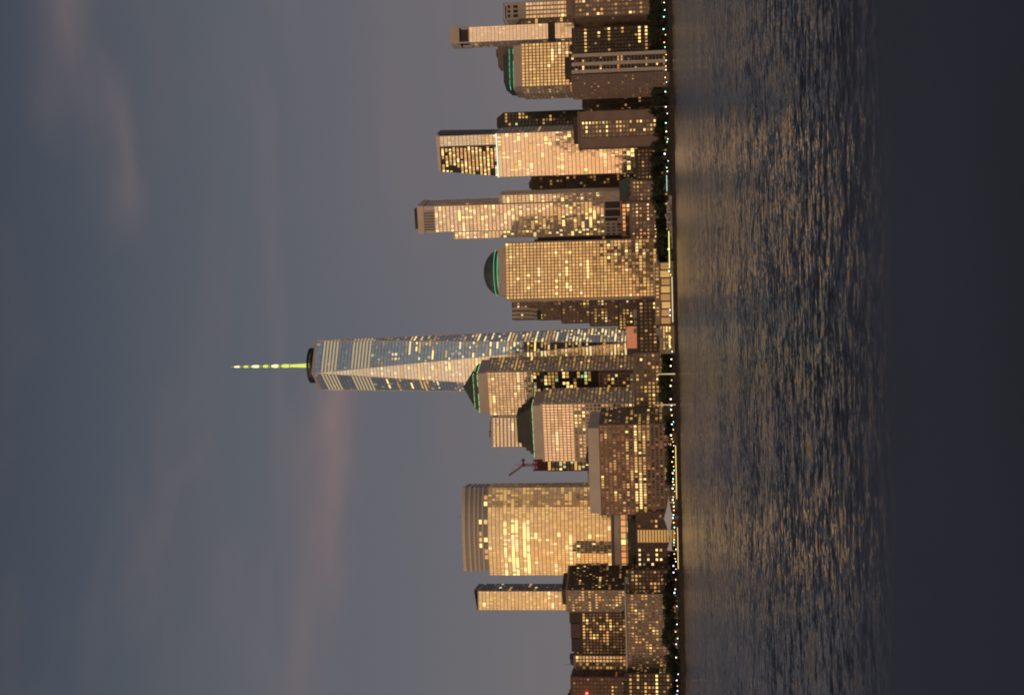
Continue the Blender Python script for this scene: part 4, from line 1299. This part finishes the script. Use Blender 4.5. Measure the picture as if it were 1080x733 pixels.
for (y0, y1, xt, n_, lab) in STR:
    for i in range(n_):
        y = y0 + (y1 - y0) * (i + .5) / n_ + R.uniform(-1, 1)
        for row in range(2 if (y1 - y0) / n_ < 7.2 else 1):
            pass
        D = shore(y) + R.uniform(16, 30)
        q = P(700, y, D)
        h = zat(xt + R.uniform(-1.5, 2.5), y, D) - GZ
        w = (y1 - y0) / n_ * .9
        s = h / 11
        sx = max(.9, min(1.6, w / 5.2)) * R.uniform(.95, 1.2)
        t = empty('tree', (q.x, q.y, GZ), f'{ORD(i + 1)} tree from the top {lab}', 'tree', 'trees along the promenade')
        t.scale = (sx, sx, s); t.rotation_euler = (0, 0, R.uniform(0, 6.28))
        cr, tr = VAR[R.randrange(6)]
        for nm, me in (('trunk', tr), ('crown', cr)):
            o = bpy.data.objects.new(nm, me); COL.objects.link(o); o.parent = t
# hedge under the trees as one mass
hd_ = MB()
for (y0, y1, xt, n_, lab) in STR:
    for i in range(int((y1 - y0) * 22)):
        y = R.uniform(y0, y1); D = shore(y) + R.uniform(12, 24)
        q = P(702, y, D); p = Vector((q.x, q.y, GZ + abs(R.gauss(0, 1.6))))
        s = R.uniform(.3, .7)
        u = Vector((R.gauss(0, 1), R.gauss(0, 1), R.gauss(0, 1))).normalized(); v = u.orthogonal().normalized()
        hd_.face([p + u * s, p + v * s, p - u * s, p - v * s], M['leaf'])
single('shrubs', hd_, 'dark shrubs massed under the promenade trees', 'shrubs', kind='stuff')

# ------------------------------------------------------------------ water
m = bpy.data.materials.new('river_water'); m.use_nodes = True
nt = m.node_tree; N_ = nt.nodes; L_ = nt.links
b = N_['Principled BSDF']
b.inputs['Base Color'].default_value = (.020, .017, .014, 1)
b.inputs['Roughness'].default_value = .08
b.inputs['IOR'].default_value = 1.33
geo = N_.new('ShaderNodeNewGeometry')
def slope(scale, stretch, det, amp, ang=0., off=0.):
    """two independent noise channels used directly as the slope of the water surface"""
    mp = N_.new('ShaderNodeMapping')
    mp.inputs['Scale'].default_value = (scale * stretch, scale, scale)
    mp.inputs['Rotation'].default_value = (0, 0, rad(ang))
    mp.inputs['Location'].default_value = (off, off * .7, 0)
    L_.new(geo.outputs['Position'], mp.inputs['Vector'])
    n = N_.new('ShaderNodeTexNoise'); n.inputs['Scale'].default_value = 1; n.inputs['Detail'].default_value = det
    n.inputs['Roughness'].default_value = .55; n.inputs['Distortion'].default_value = .4
    L_.new(mp.outputs[0], n.inputs['Vector'])
    c = N_.new('ShaderNodeVectorMath'); c.operation = 'SUBTRACT'; c.inputs[1].default_value = (.5, .5, .5)
    L_.new(n.outputs['Color'], c.inputs[0])
    q = N_.new('ShaderNodeVectorMath'); q.operation = 'MULTIPLY'; q.inputs[1].default_value = (amp * .8, amp, 0)
    L_.new(c.outputs[0], q.inputs[0])
    return q.outputs[0]
def vadd(a, c):
    q = N_.new('ShaderNodeVectorMath'); q.operation = 'ADD'; L_.new(a, q.inputs[0])
    if isinstance(c, tuple): q.inputs[1].default_value = c
    else: L_.new(c, q.inputs[1])
    return q.outputs[0]
sl = vadd(vadd(vadd(slope(.06, .6, 2, .22, 8), slope(.85, .7, 4, .78, -6, 31)), slope(2.9, .8, 2, .62, 10, 77)), (0, -.115, 0))
nn = N_.new('ShaderNodeVectorMath'); nn.operation = 'NORMALIZE'
L_.new(vadd(sl, (0, 0, 1)), nn.inputs[0])
L_.new(nn.outputs[0], b.inputs['Normal'])
g = MB(); g.face([(-9000, -200, 0), (9000, -200, 0), (9000, 14000, 0), (-9000, 14000, 0)], m)
single('water', g, 'wide dark river with small golden ripples', 'river', kind='structure')

# ------------------------------------------------------------------ the near bank's own blocks, mirrored in the far glass
cb = MB()
for (x0, x1, y0, hh) in ((168, 208, -250, 148), (212, 236, -262, 118), (128, 160, -255, 74), (-602, -566, -250, 262), (-562, -545, -262, 150), (-672, -622, -245, 118),
                         (-985, -935, -250, 112), (-1040, -1000, -260, 66), (-1140, -1062, -250, 92), (-1420, -1350, -255, 70), (-420, -392, -255, 84), (-350, -322, -260, 60), (740, 800, -250, 225)):
    w = x1 - x0
    cb.prism([(x0, y0 - 35), (x1, y0 - 35), (x1, y0), (x0, y0)], 0, hh * .93, M['brick_dark'])
    cb.prism([(x0 + w * .2, y0 - 30), (x1 - w * .1, y0 - 30), (x1 - w * .1, y0 - 4), (x0 + w * .2, y0 - 4)], hh * .93, hh, M['dark_roof'])
    for k in range(int(hh / 4) - 2):
        for i in range(int(w / 4)):
            if R.random() < .12:
                cb.face([(x0 + i * 4 + 3.4, y0 + .05, 4 + k * 4), (x0 + i * 4 + .8, y0 + .05, 4 + k * 4), (x0 + i * 4 + .8, y0 + .05, 6 + k * 4), (x0 + i * 4 + 3.4, y0 + .05, 6 + k * 4)], LIT['warm'])
single('city_blocks', cb, 'dusky city blocks of the near bank, seen only mirrored in the far glass', 'buildings', kind='stuff')

# ------------------------------------------------------------------ ledge close to the camera
lg = MB()
ze = CAMZ - .088
lg.prism([(-6, -.5), (6, -.5), (6, .70), (-6, .70)], -.5, ze - .012, M['ledge'], topm=M['ledge'])
lg.prism([(-6, -.48), (6, -.48), (6, .68), (-6, .68)], ze - .012, ze, M['ledge'], top=[(-6, -.47), (6, -.47), (6, .67), (-6, .67)])
single('ledge', lg, 'dark blurred stone ledge closest to the camera, at the photo right edge', 'ledge')

# ------------------------------------------------------------------ sky and sun
SUN_EL, SUN_AZ = rad(1.0), 214      # low in the west, behind the camera and to its left
w = bpy.data.worlds.new('World'); sc.world = w; w.use_nodes = True
nt = w.node_tree; N_ = nt.nodes; L_ = nt.links
bg = N_['Background']
sky = N_.new('ShaderNodeTexSky'); sky.sky_type = 'NISHITA'; sky.sun_disc = False
sky.sun_elevation = SUN_EL; sky.sun_rotation = rad(SUN_AZ)
sky.dust_density = 2.; sky.air_density = 1.; sky.ozone_density = 2.
tc = N_.new('ShaderNodeTexCoord')
sx = N_.new('ShaderNodeSeparateXYZ'); L_.new(tc.outputs['Generated'], sx.inputs[0])
# dusk veil over the eastern half: grey violet near the horizon, slate blue above
rp = N_.new('ShaderNodeValToRGB')
el = rp.color_ramp.elements
K = 1 / .10 / 2
def col(r, g, b_): # sRGB 0..255 -> linear radiance before world strength and exposure
    f = lambda v: ((v / 255 + .055) / 1.055) ** 2.4
    return (f(r) * K, f(g) * K, f(b_) * K, 1)
el[0].position = 0.; el[0].color = col(116, 110, 110)
el[1].position = 1.; el[1].color = col(30, 40, 54)
for p, c in ((.10, (111, 108, 111)), (.20, (100, 101, 109)), (.30, (91, 95, 104)), (.40, (75, 81, 92)), (.5, (53, 61, 75))):
    e_ = el.new(p); e_.color = col(*c)
L_.new(sx.outputs['Z'], rp.inputs[0])
# thin pink cloud streaks
def math_(op, a, c=None, clamp=False):
    q = N_.new('ShaderNodeMath'); q.operation = op; q.use_clamp = clamp
    for k, v in ((0, a), (1, c)):
        if v is None: continue
        if isinstance(v, (int, float)): q.inputs[k].default_value = v
        else: L_.new(v, q.inputs[k])
    return q.outputs[0]
def mrange(v, a, c, lo=0., hi=1.):
    q = N_.new('ShaderNodeMapRange'); q.interpolation_type = 'SMOOTHSTEP'
    for k, t in zip((1, 2, 3, 4), (a, c, lo, hi)): q.inputs[k].default_value = t
    L_.new(v, q.inputs[0]); return q.outputs[0]
def mixc(f, a, c):
    q = N_.new('ShaderNodeMix'); q.data_type = 'RGBA'
    if isinstance(f, float): q.inputs[0].default_value = f
    else: L_.new(f, q.inputs[0])
    for k, v in ((6, a), (7, c)):
        if isinstance(v, tuple): q.inputs[k].default_value = v
        else: L_.new(v, q.inputs[k])
    return q.outputs[2]
def noise(scale, loc, det=5, ns=1.6, dist=.6):
    mp = N_.new('ShaderNodeMapping'); mp.inputs['Scale'].default_value = scale; mp.inputs['Location'].default_value = loc
    L_.new(tc.outputs['Generated'], mp.inputs[0])
    cn = N_.new('ShaderNodeTexNoise'); cn.inputs['Scale'].default_value = ns; cn.inputs['Detail'].default_value = det; cn.inputs['Distortion'].default_value = dist
    cn.inputs['Roughness'].default_value = .5
    L_.new(mp.outputs[0], cn.inputs['Vector'])
    return cn.outputs['Fac']
X_, Y_, Z_ = sx.outputs
n1 = noise((2.2, 2.2, 9.5), (3.3, .4, .75))
n2 = noise((3.5, 3.5, 14), (1.3, 2.4, 5.75))
wob = math_('MULTIPLY', math_('SUBTRACT', n2, .5), .05)
zw = math_('ADD', Z_, wob)
def streak(zc, hw, x0, x1, x2, x3, amp, tilt=0.):
    z = math_('ADD', zw, math_('MULTIPLY', X_, tilt))
    d = math_('DIVIDE', math_('SUBTRACT', z, zc), hw)
    g_ = math_('POWER', 2.718, math_('MULTIPLY', math_('MULTIPLY', d, d), -1.))
    return math_('MULTIPLY', math_('MULTIPLY', g_, mrange(X_, x0, x1)), math_('MULTIPLY', mrange(X_, x2, x3, 1., 0.), amp))
cl = mrange(n1, .46, .80, 0., .20)
for a in (streak(.234, .014, -.21, -.09, -.03, .0, 1.0, .02), streak(.255, .02, -.30, -.20, -.08, -.02, .3),
          streak(.424, .013, .12, .24, .5, .6, .42, .12), streak(.366, .013, .06, .12, .16, .22, .34, -.08), streak(.19, .05, .0, .12, .5, .6, .22)):
    cl = math_('ADD', cl, math_('MULTIPLY', a, mrange(n1, .25, .6, .35, 1.)))
mxc = mixc(math_('MINIMUM', cl, .8), rp.outputs[0], col(132, 112, 112))
# afterglow over the western half, strongest behind the camera and a little to its left
rw = N_.new('ShaderNodeValToRGB'); ew = rw.color_ramp.elements
ew[0].position = 0.; ew[0].color = col(198, 122, 44)
ew[1].position = 1.; ew[1].color = col(64, 72, 88)
for p, c in ((.06, (188, 126, 64)), (.13, (166, 126, 94)), (.22, (148, 124, 110)), (.34, (124, 116, 118)), (.55, (88, 96, 112))):
    e_ = ew.new(p); e_.color = col(*c)
L_.new(Z_, rw.inputs[0])
rs = N_.new('ShaderNodeValToRGB'); es_ = rs.color_ramp.elements       # the sky further north and south of the glow
es_[0].position = 0.; es_[0].color = col(172, 160, 152)
es_[1].position = 1.; es_[1].color = col(64, 72, 88)
for p, c in ((.1, (188, 182, 174)), (.2, (178, 175, 172)), (.4, (104, 116, 132)), (.6, (80, 90, 106))):
    e_ = es_.new(p); e_.color = col(*c)
L_.new(Z_, rs.inputs[0])
ga = rad(180 + 17)
dt = math_('ADD', math_('MULTIPLY', X_, math.sin(ga)), math_('MULTIPLY', Y_, math.cos(ga)))
hl = math_('SQRT', math_('ADD', math_('MULTIPLY', X_, X_), math_('ADD', math_('MULTIPLY', Y_, Y_), 1e-4)))
lobe = mrange(math_('DIVIDE', dt, hl), math.cos(rad(78)), math.cos(rad(22)))
west = mixc(.18, mixc(lobe, rs.outputs[0], rw.outputs[0]), sky.outputs[0])
east = mrange(Y_, -.35, .35)
L_.new(mixc(east, west, mxc), bg.inputs[0])
bg.inputs[1].default_value = .10

sd = bpy.data.lights.new('sun', 'SUN'); so = bpy.data.objects.new('sun', sd); COL.objects.link(so)
sd.energy = .74; sd.angle = rad(108); sd.color = (1, .71, .43)
az = rad(SUN_AZ); elv = rad(3)
to_sun = Vector((math.sin(az) * math.cos(elv), math.cos(az) * math.cos(elv), math.sin(elv)))
so.rotation_euler = to_sun.to_track_quat('Z', 'Y').to_euler()

vs = sc.view_settings
vs.view_transform = 'Standard'; vs.look = 'None'; vs.exposure = 1.; vs.gamma = 1.; vs.use_curve_mapping = False
sc.cycles.use_denoising = True
sc.cycles.filter_width = 1.9
sc.cycles.max_bounces = 5
sc.cycles.sample_clamp_indirect = 4
